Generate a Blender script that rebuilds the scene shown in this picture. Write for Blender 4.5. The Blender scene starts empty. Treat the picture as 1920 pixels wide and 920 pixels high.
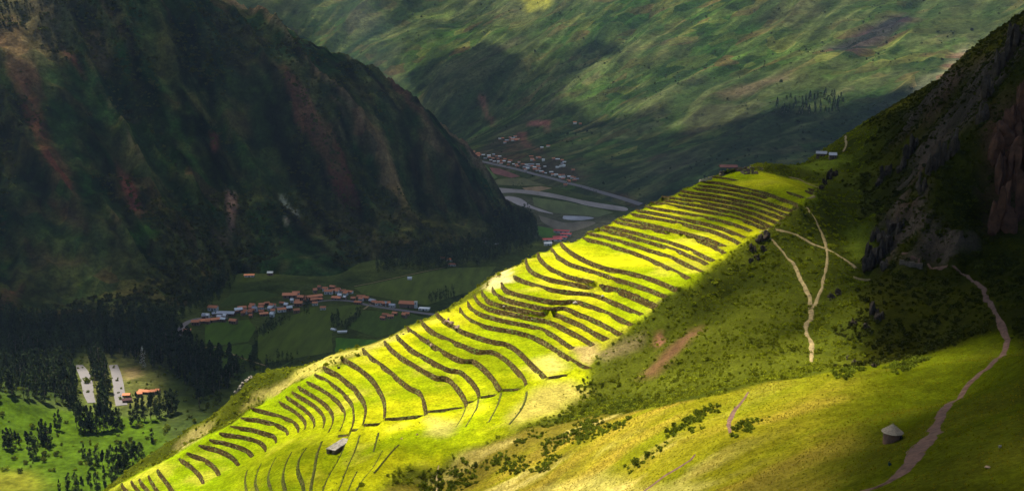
import bpy, bmesh, math, random
import numpy as np
from mathutils import Vector, Matrix, Euler
from mathutils.bvhtree import BVHTree
from mathutils.kdtree import KDTree
from mathutils.geometry import delaunay_2d_cdt

R = math.radians
SC = bpy.context.scene
COL = SC.collection
rng = np.random.default_rng(7)
random.seed(7)

# ------------------------------------------------------------------ camera
HAZE_D = 1.25e-5
F_PX, CX, CY, HOR = 1800.0, 960.0, 460.0, 113.0
CAMZ = 420.0                                   # metres above the valley floor
PITCH = math.atan((CY - HOR) / F_PX)
cam_d = bpy.data.cameras.new('camera')
cam = bpy.data.objects.new('camera', cam_d)
COL.objects.link(cam)
cam.location = (0, 0, CAMZ)
cam.rotation_euler = (math.pi / 2 - PITCH, 0, 0)
cam_d.sensor_width = 36.0
cam_d.lens = 36.0 * F_PX / 1920.0
cam_d.clip_start = 1.0
cam_d.clip_end = 60000.0
SC.camera = cam

# ------------------------------------------------------------------ sun, sky, exposure
SUN = Vector((-0.30, 0.30, 0.905)).normalized()          # towards the sun
sun_el = math.asin(SUN.z)
sun_az = math.atan2(SUN.x, SUN.y)
wd = bpy.data.worlds.new('World')
SC.world = wd
wd.use_nodes = True
wn = wd.node_tree
bg = wn.nodes['Background']
sky = wn.nodes.new('ShaderNodeTexSky')
sky.sky_type = 'NISHITA'
sky.sun_disc = False
sky.sun_elevation = sun_el
sky.sun_rotation = sun_az
sky.altitude = 3000
wn.links.new(sky.outputs['Color'], bg.inputs['Color'])
bg.inputs['Strength'].default_value = 0.05
sl = bpy.data.lights.new('sun', 'SUN')
sl.energy = 5.0
sl.angle = R(0.53)
sl.color = (1.0, 0.94, 0.78)
so = bpy.data.objects.new('sun', sl)
COL.objects.link(so)
so.location = (0, 0, 3000)
so.rotation_euler = SUN.to_track_quat('Z', 'Y').to_euler()
SC.view_settings.view_transform = 'Standard'
SC.view_settings.look = 'None'
SC.view_settings.gamma = 1.0
SC.view_settings.use_curve_mapping = False
SC.view_settings.exposure = 1.25
SC.cycles.use_denoising = True
SC.cycles.max_bounces = 6
SC.cycles.diffuse_bounces = 3
SC.cycles.transparent_max_bounces = 24
SC.cycles.volume_bounces = 0
SC.cycles.caustics_reflective = False
SC.cycles.caustics_refractive = False

# ------------------------------------------------------------------ helpers
_cp, _sp = math.cos(PITCH), math.sin(PITCH)

def ray(px, py):
    u = (px - CX) / F_PX
    v = (CY - py) / F_PX
    return Vector((u, _cp + v * _sp, -_sp + v * _cp))

def at_depth(px, py, Y):                     # point of the place seen at a pixel, Y metres ahead
    d = ray(px, py)
    t = Y / d.y
    return Vector((d.x * t, Y, CAMZ + d.z * t))

def at_z(px, py, z):                         # ... at a height above the valley floor
    d = ray(px, py)
    t = (z - CAMZ) / d.z
    return Vector((d.x * t, d.y * t, z))

def _hash(ix, iy, s):
    h = (ix.astype(np.int64) * 374761393 + iy.astype(np.int64) * 668265263 + s * 1274126177) & 0xFFFFFFFF
    h = ((h ^ (h >> 13)) * 1274126177) & 0xFFFFFFFF
    return ((h ^ (h >> 16)) & 0xFFFFFF) / float(0xFFFFFF)

def vnoise(x, y, s=0):
    x = np.asarray(x, float); y = np.asarray(y, float)
    ix = np.floor(x); iy = np.floor(y)
    fx = x - ix; fy = y - iy
    fx = fx * fx * fx * (fx * (fx * 6 - 15) + 10); fy = fy * fy * fy * (fy * (fy * 6 - 15) + 10)
    a = _hash(ix, iy, s); b = _hash(ix + 1, iy, s); c = _hash(ix, iy + 1, s); d = _hash(ix + 1, iy + 1, s)
    return (a + (b - a) * fx) * (1 - fy) + (c + (d - c) * fx) * fy

def fbm(x, y, s=0, o=4, g=0.5):
    v = 0; a = 1; t = 0
    for k in range(o):
        v = v + a * (vnoise(x * 2 ** k + 17.3 * k, y * 2 ** k - 9.1 * k, s + k) * 2 - 1); t += a; a *= g
    return v / t

def ridged(x, y, s=0, o=4, g=0.5):
    v = 0; a = 1; t = 0
    for k in range(o):
        n = 1 - np.abs(vnoise(x * 2 ** k + 31.7 * k, y * 2 ** k + 3.3 * k, s + k) * 2 - 1)
        v = v + a * n * n; t += a; a *= g
    return v / t

def sstep(a, b, x):
    t = np.clip((x - a) / (b - a), 0, 1)
    return t * t * (3 - 2 * t)

class TPS:                                   # thin plate surface through scattered heights
    def __init__(s, P, lam=0.0):
        P = np.array(P, float)
        s.sc = 100.0
        s.X = P[:, :2] / s.sc
        n = len(P)
        d = np.linalg.norm(s.X[:, None] - s.X[None], axis=2)
        K = np.where(d > 1e-9, d * d * np.log(d + 1e-12), 0) + lam * np.eye(n)
        A = np.zeros((n + 3, n + 3))
        A[:n, :n] = K; A[:n, n] = 1; A[:n, n + 1:] = s.X
        A[n, :n] = 1; A[n + 1:, :n] = s.X.T
        b = np.zeros(n + 3); b[:n] = P[:, 2]
        s.w = np.linalg.lstsq(A, b, rcond=None)[0]
        s.n = n
    def __call__(s, x, y):
        x = np.asarray(x, float); sh = x.shape
        Q = np.stack([x.ravel(), np.asarray(y, float).ravel()], 1) / s.sc
        out = np.empty(len(Q))
        for i in range(0, len(Q), 20000):
            q = Q[i:i + 20000]
            d = np.linalg.norm(q[:, None] - s.X[None], axis=2)
            out[i:i + 20000] = np.where(d > 1e-9, d * d * np.log(d + 1e-12), 0) @ s.w[:s.n] + s.w[s.n] + q @ s.w[s.n + 1:]
        return out.reshape(sh)

def inpoly(poly, x, y):
    poly = np.asarray(poly, float); x = np.asarray(x, float); y = np.asarray(y, float)
    c = np.zeros(x.shape, bool)
    n = len(poly); j = n - 1
    for i in range(n):
        xi, yi = poly[i]; xj, yj = poly[j]
        cond = ((yi > y) != (yj > y)) & (x < (xj - xi) * (y - yi) / (yj - yi + 1e-12) + xi)
        c ^= cond; j = i
    return c

def segdist(poly, x, y, closed=False):
    poly = np.asarray(poly, float); x = np.asarray(x, float); y = np.asarray(y, float)
    best = np.full(x.shape, 1e9)
    n = len(poly)
    for i in range(n if closed else n - 1):
        ax, ay = poly[i]; bx, by = poly[(i + 1) % n]
        dx, dy = bx - ax, by - ay
        t = np.clip(((x - ax) * dx + (y - ay) * dy) / (dx * dx + dy * dy + 1e-9), 0, 1)
        best = np.minimum(best, np.hypot(x - ax - t * dx, y - ay - t * dy))
    return best

def soft(poly, x, y, w):                     # 1 inside a ground polygon, 0 outside, w metres soft
    d = segdist(poly, x, y, True)
    d = np.where(inpoly(poly, x, y), d, -d)
    return sstep(-w, w, d)

def catmull(P, step):
    P = [np.array(p, float) for p in P]
    if len(P) < 2: return np.array(P)
    Q = [2 * P[0] - P[1]] + P + [2 * P[-1] - P[-2]]
    out = []
    for i in range(1, len(Q) - 2):
        a, b, c, d = Q[i - 1], Q[i], Q[i + 1], Q[i + 2]
        n = max(1, int(np.linalg.norm((c - b)[:2]) / step))
        for k in range(n):
            t = k / n
            out.append(0.5 * (2 * b + (c - a) * t + (2 * a - 5 * b + 4 * c - d) * t * t + (3 * b - 3 * c + d - a) * t ** 3))
    out.append(P[-1])
    return np.array(out)

def mesh_obj(name, verts, faces, mat=None, parent=None, smooth=False, col=None):
    me = bpy.data.meshes.new(name)
    me.from_pydata([tuple(v) for v in verts], [], [tuple(f) for f in faces])
    if col is not None:
        a = me.color_attributes.new('Col', 'FLOAT_COLOR', 'POINT')
        c = np.ones((len(verts), 4), np.float32); c[:, :3] = col
        a.data.foreach_set('color', c.ravel())
    if smooth:
        me.polygons.foreach_set('use_smooth', [True] * len(me.polygons))
    if mat: me.materials.append(mat)
    me.update()
    o = bpy.data.objects.new(name, me)
    COL.objects.link(o)
    if parent: o.parent = parent
    return o

def grid_mesh(name, xs, ys, Z, mat, col=None):
    nx, ny = len(xs), len(ys)
    XX, YY = np.meshgrid(xs, ys)
    V = np.stack([XX.ravel(), YY.ravel(), Z.ravel()], 1)
    i = np.arange(nx * ny).reshape(ny, nx)
    Fq = np.stack([i[:-1, :-1].ravel(), i[:-1, 1:].ravel(), i[1:, 1:].ravel(), i[1:, :-1].ravel()], 1)
    return fast_mesh(name, V, Fq, mat, col)

def fast_mesh(name, V, Fq, mat, col=None, smooth=True, parent=None):
    V = np.ascontiguousarray(V, np.float32); Fq = np.ascontiguousarray(Fq, np.int32)
    k = Fq.shape[1]
    me = bpy.data.meshes.new(name)
    me.vertices.add(len(V)); me.vertices.foreach_set('co', V.ravel())
    me.loops.add(Fq.size); me.loops.foreach_set('vertex_index', Fq.ravel())
    me.polygons.add(len(Fq)); me.polygons.foreach_set('loop_start', np.arange(0, Fq.size, k, dtype=np.int32))
    if smooth: me.polygons.foreach_set('use_smooth', np.ones(len(Fq), bool))
    me.update(calc_edges=True); me.validate()
    if col is not None:
        a = me.color_attributes.new('Col', 'FLOAT_COLOR', 'POINT')
        c = np.ones((len(V), 4), np.float32); c[:, :3] = col
        a.data.foreach_set('color', c.ravel())
    if mat: me.materials.append(mat)
    o = bpy.data.objects.new(name, me)
    COL.objects.link(o)
    if parent: o.parent = parent
    return o

def set_col(o, col):
    me = o.data
    a = me.color_attributes.get('Col') or me.color_attributes.new('Col', 'FLOAT_COLOR', 'POINT')
    c = np.ones((len(me.vertices), 4), np.float32); c[:, :3] = col
    a.data.foreach_set('color', c.ravel())

def bvh_of(o):
    me = o.data
    return BVHTree.FromPolygons([v.co.copy() for v in me.vertices], [tuple(p.vertices) for p in me.polygons])

def tag(o, label=None, cat=None, group=None, kind=None):
    if label: o['label'] = label
    if cat: o['category'] = cat
    if group: o['group'] = group
    if kind: o['kind'] = kind
    return o

def empty(name, loc, rz=0.0):
    o = bpy.data.objects.new(name, None)
    o.empty_display_size = 0.5
    o.location = loc; o.rotation_euler = (0, 0, rz)
    COL.objects.link(o)
    return o

# ------------------------------------------------------------------ materials
def new_mat(name):
    m = bpy.data.materials.new(name); m.use_nodes = True
    nt = m.node_tree
    return m, nt, nt.nodes['Principled BSDF']

def N(nt, t, **kw):
    n = nt.nodes.new(t)
    for k, v in kw.items():
        if k.startswith('i_'):
            key = k[2:]
            key = int(key) if key.isdigit() else key.replace('_', ' ')
            n.inputs[key].default_value = v
        else: setattr(n, k, v)
    return n

def ground_mat(name, scales=((1.0, 0.3), (0.12, 0.35)), bump=0.6, bscale=1.2, bdist=0.4, plots=None):
    """land cover colour from the mesh, broken up by noise at several sizes, with fine relief"""
    m, nt, b = new_mat(name)
    L = nt.links.new
    at = N(nt, 'ShaderNodeAttribute', attribute_name='Col')
    geo = N(nt, 'ShaderNodeNewGeometry')
    cur = at.outputs['Color']
    for k, (s, amt) in enumerate(scales):
        no = N(nt, 'ShaderNodeTexNoise', i_Scale=s, i_Detail=5.0, i_Roughness=0.65)
        L(geo.outputs['Position'], no.inputs['Vector'])
        mr = N(nt, 'ShaderNodeMapRange')
        mr.inputs['From Min'].default_value = 0.3; mr.inputs['From Max'].default_value = 0.7
        mr.inputs['To Min'].default_value = 1 - amt; mr.inputs['To Max'].default_value = 1 + amt
        L(no.outputs['Fac'], mr.inputs['Value'])
        hs = N(nt, 'ShaderNodeVectorMath', operation='SCALE')
        L(cur, hs.inputs[0]); L(mr.outputs['Result'], hs.inputs['Scale'])
        cur = hs.outputs['Vector']
    if plots:                                # small fields and fallows too far off to build one by one
        ps, pa, st = plots
        mp = N(nt, 'ShaderNodeMapping'); mp.inputs['Rotation'].default_value = (0, 0, .35); mp.inputs['Scale'].default_value = (ps, ps * st, ps * .2)
        L(geo.outputs['Position'], mp.inputs['Vector'])
        vo = N(nt, 'ShaderNodeTexVoronoi', i_Scale=1.0); L(mp.outputs['Vector'], vo.inputs['Vector'])
        mk = N(nt, 'ShaderNodeTexNoise', i_Scale=.0016, i_Detail=3.0); L(geo.outputs['Position'], mk.inputs['Vector'])
        mm = N(nt, 'ShaderNodeMapRange'); mm.inputs['From Min'].default_value = .42; mm.inputs['From Max'].default_value = .62; mm.inputs['To Max'].default_value = pa
        L(mk.outputs['Fac'], mm.inputs['Value'])
        sp_ = N(nt, 'ShaderNodeSeparateColor'); L(vo.outputs['Color'], sp_.inputs[0])
        rp = N(nt, 'ShaderNodeValToRGB'); rp.color_ramp.interpolation = 'CONSTANT'
        for k, (ps_, c_) in enumerate(((0, (.55, .75, .5)), (.3, (1.0, 1.15, .8)), (.5, (1.5, 1.35, .9)), (.68, (1.25, .85, .75)), (.82, (.75, 1.1, .6)))):
            el = rp.color_ramp.elements[k] if k < 2 else rp.color_ramp.elements.new(ps_)
            el.position = ps_; el.color = (*c_, 1)
        L(sp_.outputs[0], rp.inputs['Fac'])
        ml = N(nt, 'ShaderNodeVectorMath', operation='MULTIPLY'); L(cur, ml.inputs[0]); L(rp.outputs['Color'], ml.inputs[1])
        mx = N(nt, 'ShaderNodeMix', data_type='VECTOR'); L(mm.outputs['Result'], mx.inputs['Factor']); L(cur, mx.inputs[4]); L(ml.outputs['Vector'], mx.inputs[5])
        cur = mx.outputs[1]
    L(cur, b.inputs['Base Color'])
    b.inputs['Roughness'].default_value = 0.95
    b.inputs['Specular IOR Level'].default_value = 0.0
    bn = N(nt, 'ShaderNodeTexNoise', i_Scale=bscale, i_Detail=6.0, i_Roughness=0.7)
    L(geo.outputs['Position'], bn.inputs['Vector'])
    bp = N(nt, 'ShaderNodeBump', i_Strength=bump, i_Distance=bdist)
    L(bn.outputs['Fac'], bp.inputs['Height'])
    L(bp.outputs['Normal'], b.inputs['Normal'])
    return m

def plain_mat(name, c, rough=0.85, var=0.25, scale=1.5, bump=0.3, bdist=0.05, rnd=0.0):
    m, nt, b = new_mat(name)
    L = nt.links.new
    geo = N(nt, 'ShaderNodeNewGeometry')
    no = N(nt, 'ShaderNodeTexNoise', i_Scale=scale, i_Detail=5.0, i_Roughness=0.65)
    L(geo.outputs['Position'], no.inputs['Vector'])
    mr = N(nt, 'ShaderNodeMapRange')
    mr.inputs['From Min'].default_value = 0.3; mr.inputs['From Max'].default_value = 0.7
    mr.inputs['To Min'].default_value = 1 - var; mr.inputs['To Max'].default_value = 1 + var
    L(no.outputs['Fac'], mr.inputs['Value'])
    rgb = N(nt, 'ShaderNodeRGB'); rgb.outputs[0].default_value = (*c, 1)
    hs = N(nt, 'ShaderNodeVectorMath', operation='SCALE')
    L(rgb.outputs[0], hs.inputs[0]); L(mr.outputs['Result'], hs.inputs['Scale'])
    cur = hs.outputs['Vector']
    if rnd > 0:
        oi = N(nt, 'ShaderNodeObjectInfo')
        m2 = N(nt, 'ShaderNodeMapRange')
        m2.inputs['To Min'].default_value = 1 - rnd; m2.inputs['To Max'].default_value = 1 + rnd
        L(oi.outputs['Random'], m2.inputs['Value'])
        h2 = N(nt, 'ShaderNodeVectorMath', operation='SCALE')
        L(cur, h2.inputs[0]); L(m2.outputs['Result'], h2.inputs['Scale'])
        cur = h2.outputs['Vector']
    L(cur, b.inputs['Base Color'])
    b.inputs['Roughness'].default_value = rough
    b.inputs['Specular IOR Level'].default_value = 0.2
    if bump:
        bp = N(nt, 'ShaderNodeBump', i_Strength=bump, i_Distance=bdist)
        L(no.outputs['Fac'], bp.inputs['Height']); L(bp.outputs['Normal'], b.inputs['Normal'])
    return m

M_HILL = ground_mat('hillside_ground', ((1.1, 0.45), (0.23, 0.30), (0.04, 0.22)), 0.9, 1.4, 0.5)
M_MTN = ground_mat('mountain_ground', ((0.16, 0.45), (0.035, 0.40), (0.008, 0.25)), 1.0, 0.10, 8.0, (1 / 75, .8, 1.8))
M_FAR = ground_mat('far_mountain_ground', ((0.05, 0.40), (0.012, 0.35), (0.003, 0.25)), 1.0, 0.05, 12.0, (1 / 110, 1.0, 2.0))
M_VAL = ground_mat('valley_ground', ((0.15, 0.45), (0.03, 0.45)), 0.8, 0.3, 0.6)
# ------------------------------------------------------------------ terraces: the lips of the walls, traced
def T(x0, y0, s, pts): return [(x0 + a / s, y0 + b / s) for a, b in pts]
TA = lambda p: T(1160, 320, 8, p)
TB = lambda p: T(1300, 310, 8, p)
TC = lambda p: T(1400, 320, 8, p)
TD = lambda p: T(1100, 380, 8, p)
TE = lambda p: T(1240, 400, 8, p)
TF = lambda p: T(840, 400, 4, p)
TG = lambda p: T(1000, 480, 4, p)
TH = lambda p: T(840, 520, 4, p)
TI = lambda p: T(600, 570, 4, p)
TJ = lambda p: T(480, 660, 4, p)
TK = lambda p: T(440, 690, 4, p)
TL = lambda p: T(200, 690, 4, p)
TP = lambda p: T(720, 690, 4, p)
TM = lambda p: T(460, 805, 8, p)
TN = lambda p: T(600, 805, 8, p)
LIPS = [
 TB([(110,238),(300,240),(480,268),(640,302),(780,335)]) + TC([(60,272),(280,318),(470,392),(700,470),(820,525)]),
 TB([(60,290),(240,303),(340,315),(580,350),(700,370)]) + TC([(50,320),(220,357),(480,427),(640,495),(800,560)]),
 TA([(1100,252),(1200,260)]) + TB([(150,350),(350,375),(500,400),(640,425),(800,465)]) + TC([(100,402),(300,460),(480,520),(740,600)]),
 TA([(930,290),(1180,325)]) + TB([(250,430),(400,455),(600,495),(760,525),(900,560)]) + TC([(320,548),(480,605),(650,670)]),
 TA([(890,345),(1060,370)]) + TB([(100,470),(250,490),(450,525),(640,565),(760,590),(900,630)]) + TC([(220,590),(400,645),(590,715)]),
 TA([(650,380),(850,400),(1080,430)]) + TB([(40,522),(200,550),(400,585),(560,615),(700,650),(830,690)]) + TC([(80,615),(240,680),(520,790)]),
 TA([(620,415),(850,455),(1100,495)]) + TB([(100,592),(200,610),(400,655),(600,695),(760,740)]) + TC([(80,702),(250,770),(400,845)]),
 TA([(480,465),(640,475),(850,515),(1100,560)]) + TB([(150,670),(300,700),(450,735),(600,765),(750,805)]) + TC([(40,762),(190,820),(310,870)]),
 TA([(400,525),(500,540),(700,575),(900,605),(1100,645)]) + TB([(150,757),(350,795)]) + TE([(800,70),(950,105),(1110,155),(1280,215),(1370,262)]),
 TA([(260,580),(450,605),(650,640)]) + TE([(150,32),(350,75),(600,125),(850,185),(1000,240),(1130,290),(1280,360)]),
 TA([(170,630),(320,655),(600,705)]) + TE([(200,105),(400,155),(600,205),(800,260),(950,320),(1080,375),(1200,445)]),
 TD([(480,220),(700,258),(900,300),(1080,342)]) + TE([(250,250),(500,315),(700,370),(850,430),(980,490)]),
 TD([(410,265),(600,300),(800,340),(1000,385)]) + TE([(200,290),(400,345),(600,400),(750,460),(900,540),(980,590)]),
 TD([(250,335),(500,380),(700,425),(900,480)]) + TE([(150,422),(400,505),(550,580),(700,650),(810,700)]),
 TD([(160,370),(400,425),(600,470),(800,535),(1000,590)]) + TE([(150,505),(300,560),(450,625),(600,695),(720,755)]),
 TD([(0,440),(250,490),(500,555),(700,610),(900,680)]) + TE([(150,635),(300,705),(450,780),(640,875)]),
 TD([(-60,515),(0,530),(200,575),(400,635),(600,695),(800,765),(1000,850)]) + TE([(150,818),(330,905),(440,965)]),
 TF([(845,212),(900,265),(980,315),(1060,355)]) + TG([(510,70),(600,92),(680,105),(800,135),(900,165),(1000,205),(1100,248)]),
 TF([(775,252),(820,310),(900,360)]) + TG([(280,50),(420,95),(540,132),(600,156),(700,185),(830,225),(930,265),(1010,300)]),
 TF([(672,290),(700,340),(760,395),(850,440),(950,475),(1020,490),(1095,508)]),
 TF([(585,335),(600,390),(650,440),(740,475),(860,505)]) + TG([(230,182),(330,205),(420,222),(462,230)]),
 TF([(492,462),(540,485),(600,510),(700,540),(800,565),(900,577)]) + TG([(370,270),(400,268),(500,290),(560,320),(650,355),(750,400),(830,432)]),
 TF([(400,515),(430,560),(500,590),(600,615),(700,635),(800,650),(870,655),(940,640)]) + TG([(350,335),(450,370),(560,415),(650,455),(750,512)]),
 TF([(335,548),(360,595),(430,630),(520,655),(640,685),(790,708),(850,690)]) + TG([(260,387),(350,425),(450,465),(560,520),(670,582)]),
 TF([(255,575),(290,630),(360,670),(450,690),(560,715),(720,747),(780,735)]) + TG([(230,450),(350,500),(450,560),(570,615)]),
 TH([(200,125),(235,180),(300,220),(420,250),(560,280),(670,305),(710,305),(800,335),(900,385),(1000,435),(1100,502)]),
 TH([(148,175),(180,225),(240,260),(330,290),(450,320),(580,345),(690,370),(780,415),(870,475),(950,527)]),
 TH([(90,220),(120,270),(170,310),(250,345),(350,370),(480,390),(600,420),(700,460),(780,510),(860,560),(940,610),(1020,660),(1080,675)]),
 TI([(875,65),(930,110),(1000,155),(1080,200)]) + TH([(200,425),(300,460),(370,480),(395,470),(470,500),(540,550),(600,610),(660,670),(740,747)]),
 TI([(755,115),(800,160),(860,205),(940,245)]) + TH([(90,490),(180,525),(260,552),(300,535),(360,555),(430,600),(500,660),(560,730),(595,800)]),
 TI([(655,165),(720,215),(800,265),(870,310),(950,360),(1030,395),(1095,422),(1135,405)]) + TH([(240,645),(300,700),(350,760),(400,840)]),
 TI([(575,225),(620,270),(680,325),(750,370),(830,410),(900,450),(975,487),(1040,485),(1090,520),(1150,580),(1190,640),(1195,692)]),
 TI([(483,270),(540,330),(600,380),(680,430),(760,480),(840,520),(893,548),(940,530),(1000,580),(1060,650),(1100,720),(1102,762)]),
 TI([(320,325),(370,380),(440,430),(520,490),(600,560),(660,605),(705,638),(735,632),(770,690),(795,770),(799,825)]),
 TJ([(640,35),(720,75),(800,130),(880,200),(930,280),(965,360),(970,440),(963,490)]),
 TJ([(505,105),(600,150),(680,210),(740,260),(800,340),(825,410),(818,480),(800,540)]),
 TK([(600,40),(680,75),(760,130),(830,190),(880,260),(897,340),(888,420),(870,458)]),
 TK([(540,95),(620,130),(700,180),(760,220),(800,270),(832,325),(822,390),(785,472)]),
 TK([(475,130),(560,180),(640,230),(700,280),(740,340),(740,400),(700,480)]),
 TK([(430,170),(520,220),(600,270),(650,320),(680,380),(662,450)]),
 TK([(385,205),(460,250),(530,300),(580,350),(605,400),(592,450)]),
 TK([(335,245),(400,280),(460,320),(510,360),(540,410),(522,460)]),
 TK([(120,292),(220,315),(320,345),(400,370),(460,405),(487,440),(482,480)]),
 TK([(45,368),(130,370),(220,385),(300,405),(360,430),(402,465),(402,500)]),
 TL([(925,430),(1000,435),(1100,450),(1200,480)]) + TK([(280,485),(320,520),(312,560)]),
 TL([(845,480),(930,490),(1030,505),(1120,530),(1180,560),(1207,595),(1195,625)]),
 TL([(770,530),(850,540),(950,565),(1030,590),(1080,620),(1102,658)]),
 TL([(690,572),(770,580),(850,605),(920,640),(970,680),(1000,725)]),
 TL([(600,630),(680,650),(760,690),(820,740),(855,798)]),
 TL([(545,670),(600,700),(650,740),(700,790),(735,862)]),
 TL([(380,755),(430,820),(470,870),(505,925),(525,960)]),
 TL([(315,800),(350,860),(390,922),(410,960)]),
 TL([(245,825),(290,880),(325,922),(345,955)]),
 TL([(185,840),(225,890),(255,930),(270,955)]),
 TL([(110,860),(150,905),(175,935),(190,960)]),
]
NL = len(LIPS)
WALL_H = [1.4] * 9 + [1.65] * 8 + [2.3] * 11 + [2.5] * 8 + [1.9] * 6 + [2.1] * 8 + [1.9] * 5
LIP_Z = []
_z = CAMZ - 66.0
for _i in range(NL):
    LIP_Z.append(_z)
    _z -= WALL_H[_i] + 0.17
# short walls across the lower end of a terrace: (terrace, pixels)
LIP20R = TG([(496,208),(540,216),(600,230),(680,252),(750,277),(850,325),(940,367)])
CROSS = [(34, [(721,784),(760,781),(799,777.5)]), (33, [(802,770),(840,766),(874,762)]), (31, [(901,743),(939,737.5)]),
         (30, [(943,729.5),(985,727)]), (28, [(1028,706.5),(1062,701.5)]), (35, [(682,795),(719,792)]),
         (36, [(659,804.5),(677,803)]), (37, [(634,815.5),(653,814)]), (32, [(878,752.5),(896,750.5)])]
# worn grassy steps below the end of the stone walls: (level of terrace, height, pixels)
STEPS = [(35, 1.1, TN([(600,80),(560,230),(500,380),(430,530),(370,690),(320,830),(275,925),(240,1000)])),
         (34, 0.9, TN([(880,40),(845,180),(812,330)])),
         (34, 0.7, TN([(560,620),(480,780),(440,880),(400,980)])),
         (33, 0.9, TN([(940,310),(870,440),(800,570),(700,680),(610,790),(560,880),(500,980)])),
         (32, 0.9, TN([(1180,220),(1060,340),(960,460),(880,560),(800,650)])),
         (36, 1.2, TN([(470,30),(400,170),(330,340),(240,520),(170,620),(100,760),(60,880),(20,990)])),
         (37, 1.2, TM([(1150,170),(1080,350),(1060,500),(1030,650),(1000,800),(985,980)])),
         (38, 1.2, TM([(920,270),(860,345),(800,450),(790,600),(830,690),(880,800),(905,980)])),
         (39, 1.0, TM([(700,330),(640,430),(585,600),(570,720),(600,860),(620,980)])),
         (41, 1.0, TM([(465,410),(400,520),(360,640),(350,740),(390,850),(420,980)])),
         (43, 1.0, TM([(240,510),(190,620),(160,740),(165,830),(210,915),(230,990)])),
         (45, 0.9, TM([(40,600),(10,680),(10,800),(40,930)])),
         (30, 0.6, TP([(880,172),(868,240),(830,320),(785,405)])),
         (31, 0.6, TP([(712,220),(705,275),(660,360),(610,440)])),
         (32, 0.6, TP([(618,290),(590,360),(540,440)])),
         (29, 0.5, TP([(1072,170),(1062,230),(1020,320),(935,420)]))]

FIX = []          # (top pts, base pts) in ground coordinates
WALLS = []; STEPW = []        # for the wall builder
def add_line(px, z, h, kind, idx, batter=0.22):
    P = np.array([at_z(a, b, z) for a, b in px])
    Q = catmull(P, 1.6)
    for _ in range(5 if kind else 2): Q[1:-1] = .5 * Q[1:-1] + .25 * (Q[:-2] + Q[2:])
    n = len(Q)
    d = np.gradient(Q[:, :2], axis=0)
    d /= np.linalg.norm(d, axis=1)[:, None] + 1e-9
    nr = np.stack([d[:, 1], -d[:, 0]], 1)
    s = np.r_[0, np.cumsum(np.linalg.norm(np.diff(Q[:, :2], axis=0), axis=1))]
    tap = np.clip(np.minimum(s + 0.8, (s[-1] - s) + 0.5) / 3.5, 0.75 if kind == 'cross' else 0.12, 1)
    hh = h * ((1.0 if idx < 17 else .82) if kind in ('wall', 'wallr') else 1.0 if kind else 1.5) * tap * (1 + 0.25 * fbm(s / 7.0, s * 0 + idx, 5, 3)) * (1 - .45 * sstep(.32, .5, fbm(s / 13.0, s * 0 + idx * 2.7, 15, 2)))
    top = Q.copy(); top[:, 2] = z + 0.08 * fbm(s / 6.0, s * 0 + idx * 3.1, 9, 2)
    base = Q.copy(); base[:, :2] += nr * (0.25 + batter * hh)[:, None]; base[:, 2] = top[:, 2] - hh
    FIX.append((top, base))
    STEPW.append((top, nr)) if kind == 'low' else None
    if kind: WALLS.append(dict(kind=kind, idx=idx, top=top, base=base, nr=nr, h=hh, s=s))
for i in range(NL): add_line(LIPS[i], LIP_Z[i], WALL_H[i], 'wall', i)
add_line(LIP20R, LIP_Z[20] + 1.3, 3.4, 'wallr', 20)
UPPER = [(1.3, TB([(250,168),(420,176),(560,198),(680,222)]), 'left'), (1.3, TC([(600,312),(740,352),(870,402)]), 'right'), (2.5, TC([(880,292),(950,315),(1025,348)]), 'right'), (3.4, TC([(925,262),(1000,285),(1060,310)]), 'right')]
for k, (dz_, p, sd) in enumerate(UPPER): add_line(p, LIP_Z[0] + dz_, 1.0, 'upper', k)
for i, p in CROSS: add_line(p, LIP_Z[i] + 0.02, 0.95, 'cross', i)
for k, (i, h, p) in enumerate(STEPS): add_line(p, LIP_Z[i] - 0.9, h * 1.25, 'low', k, 0.35)

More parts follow.
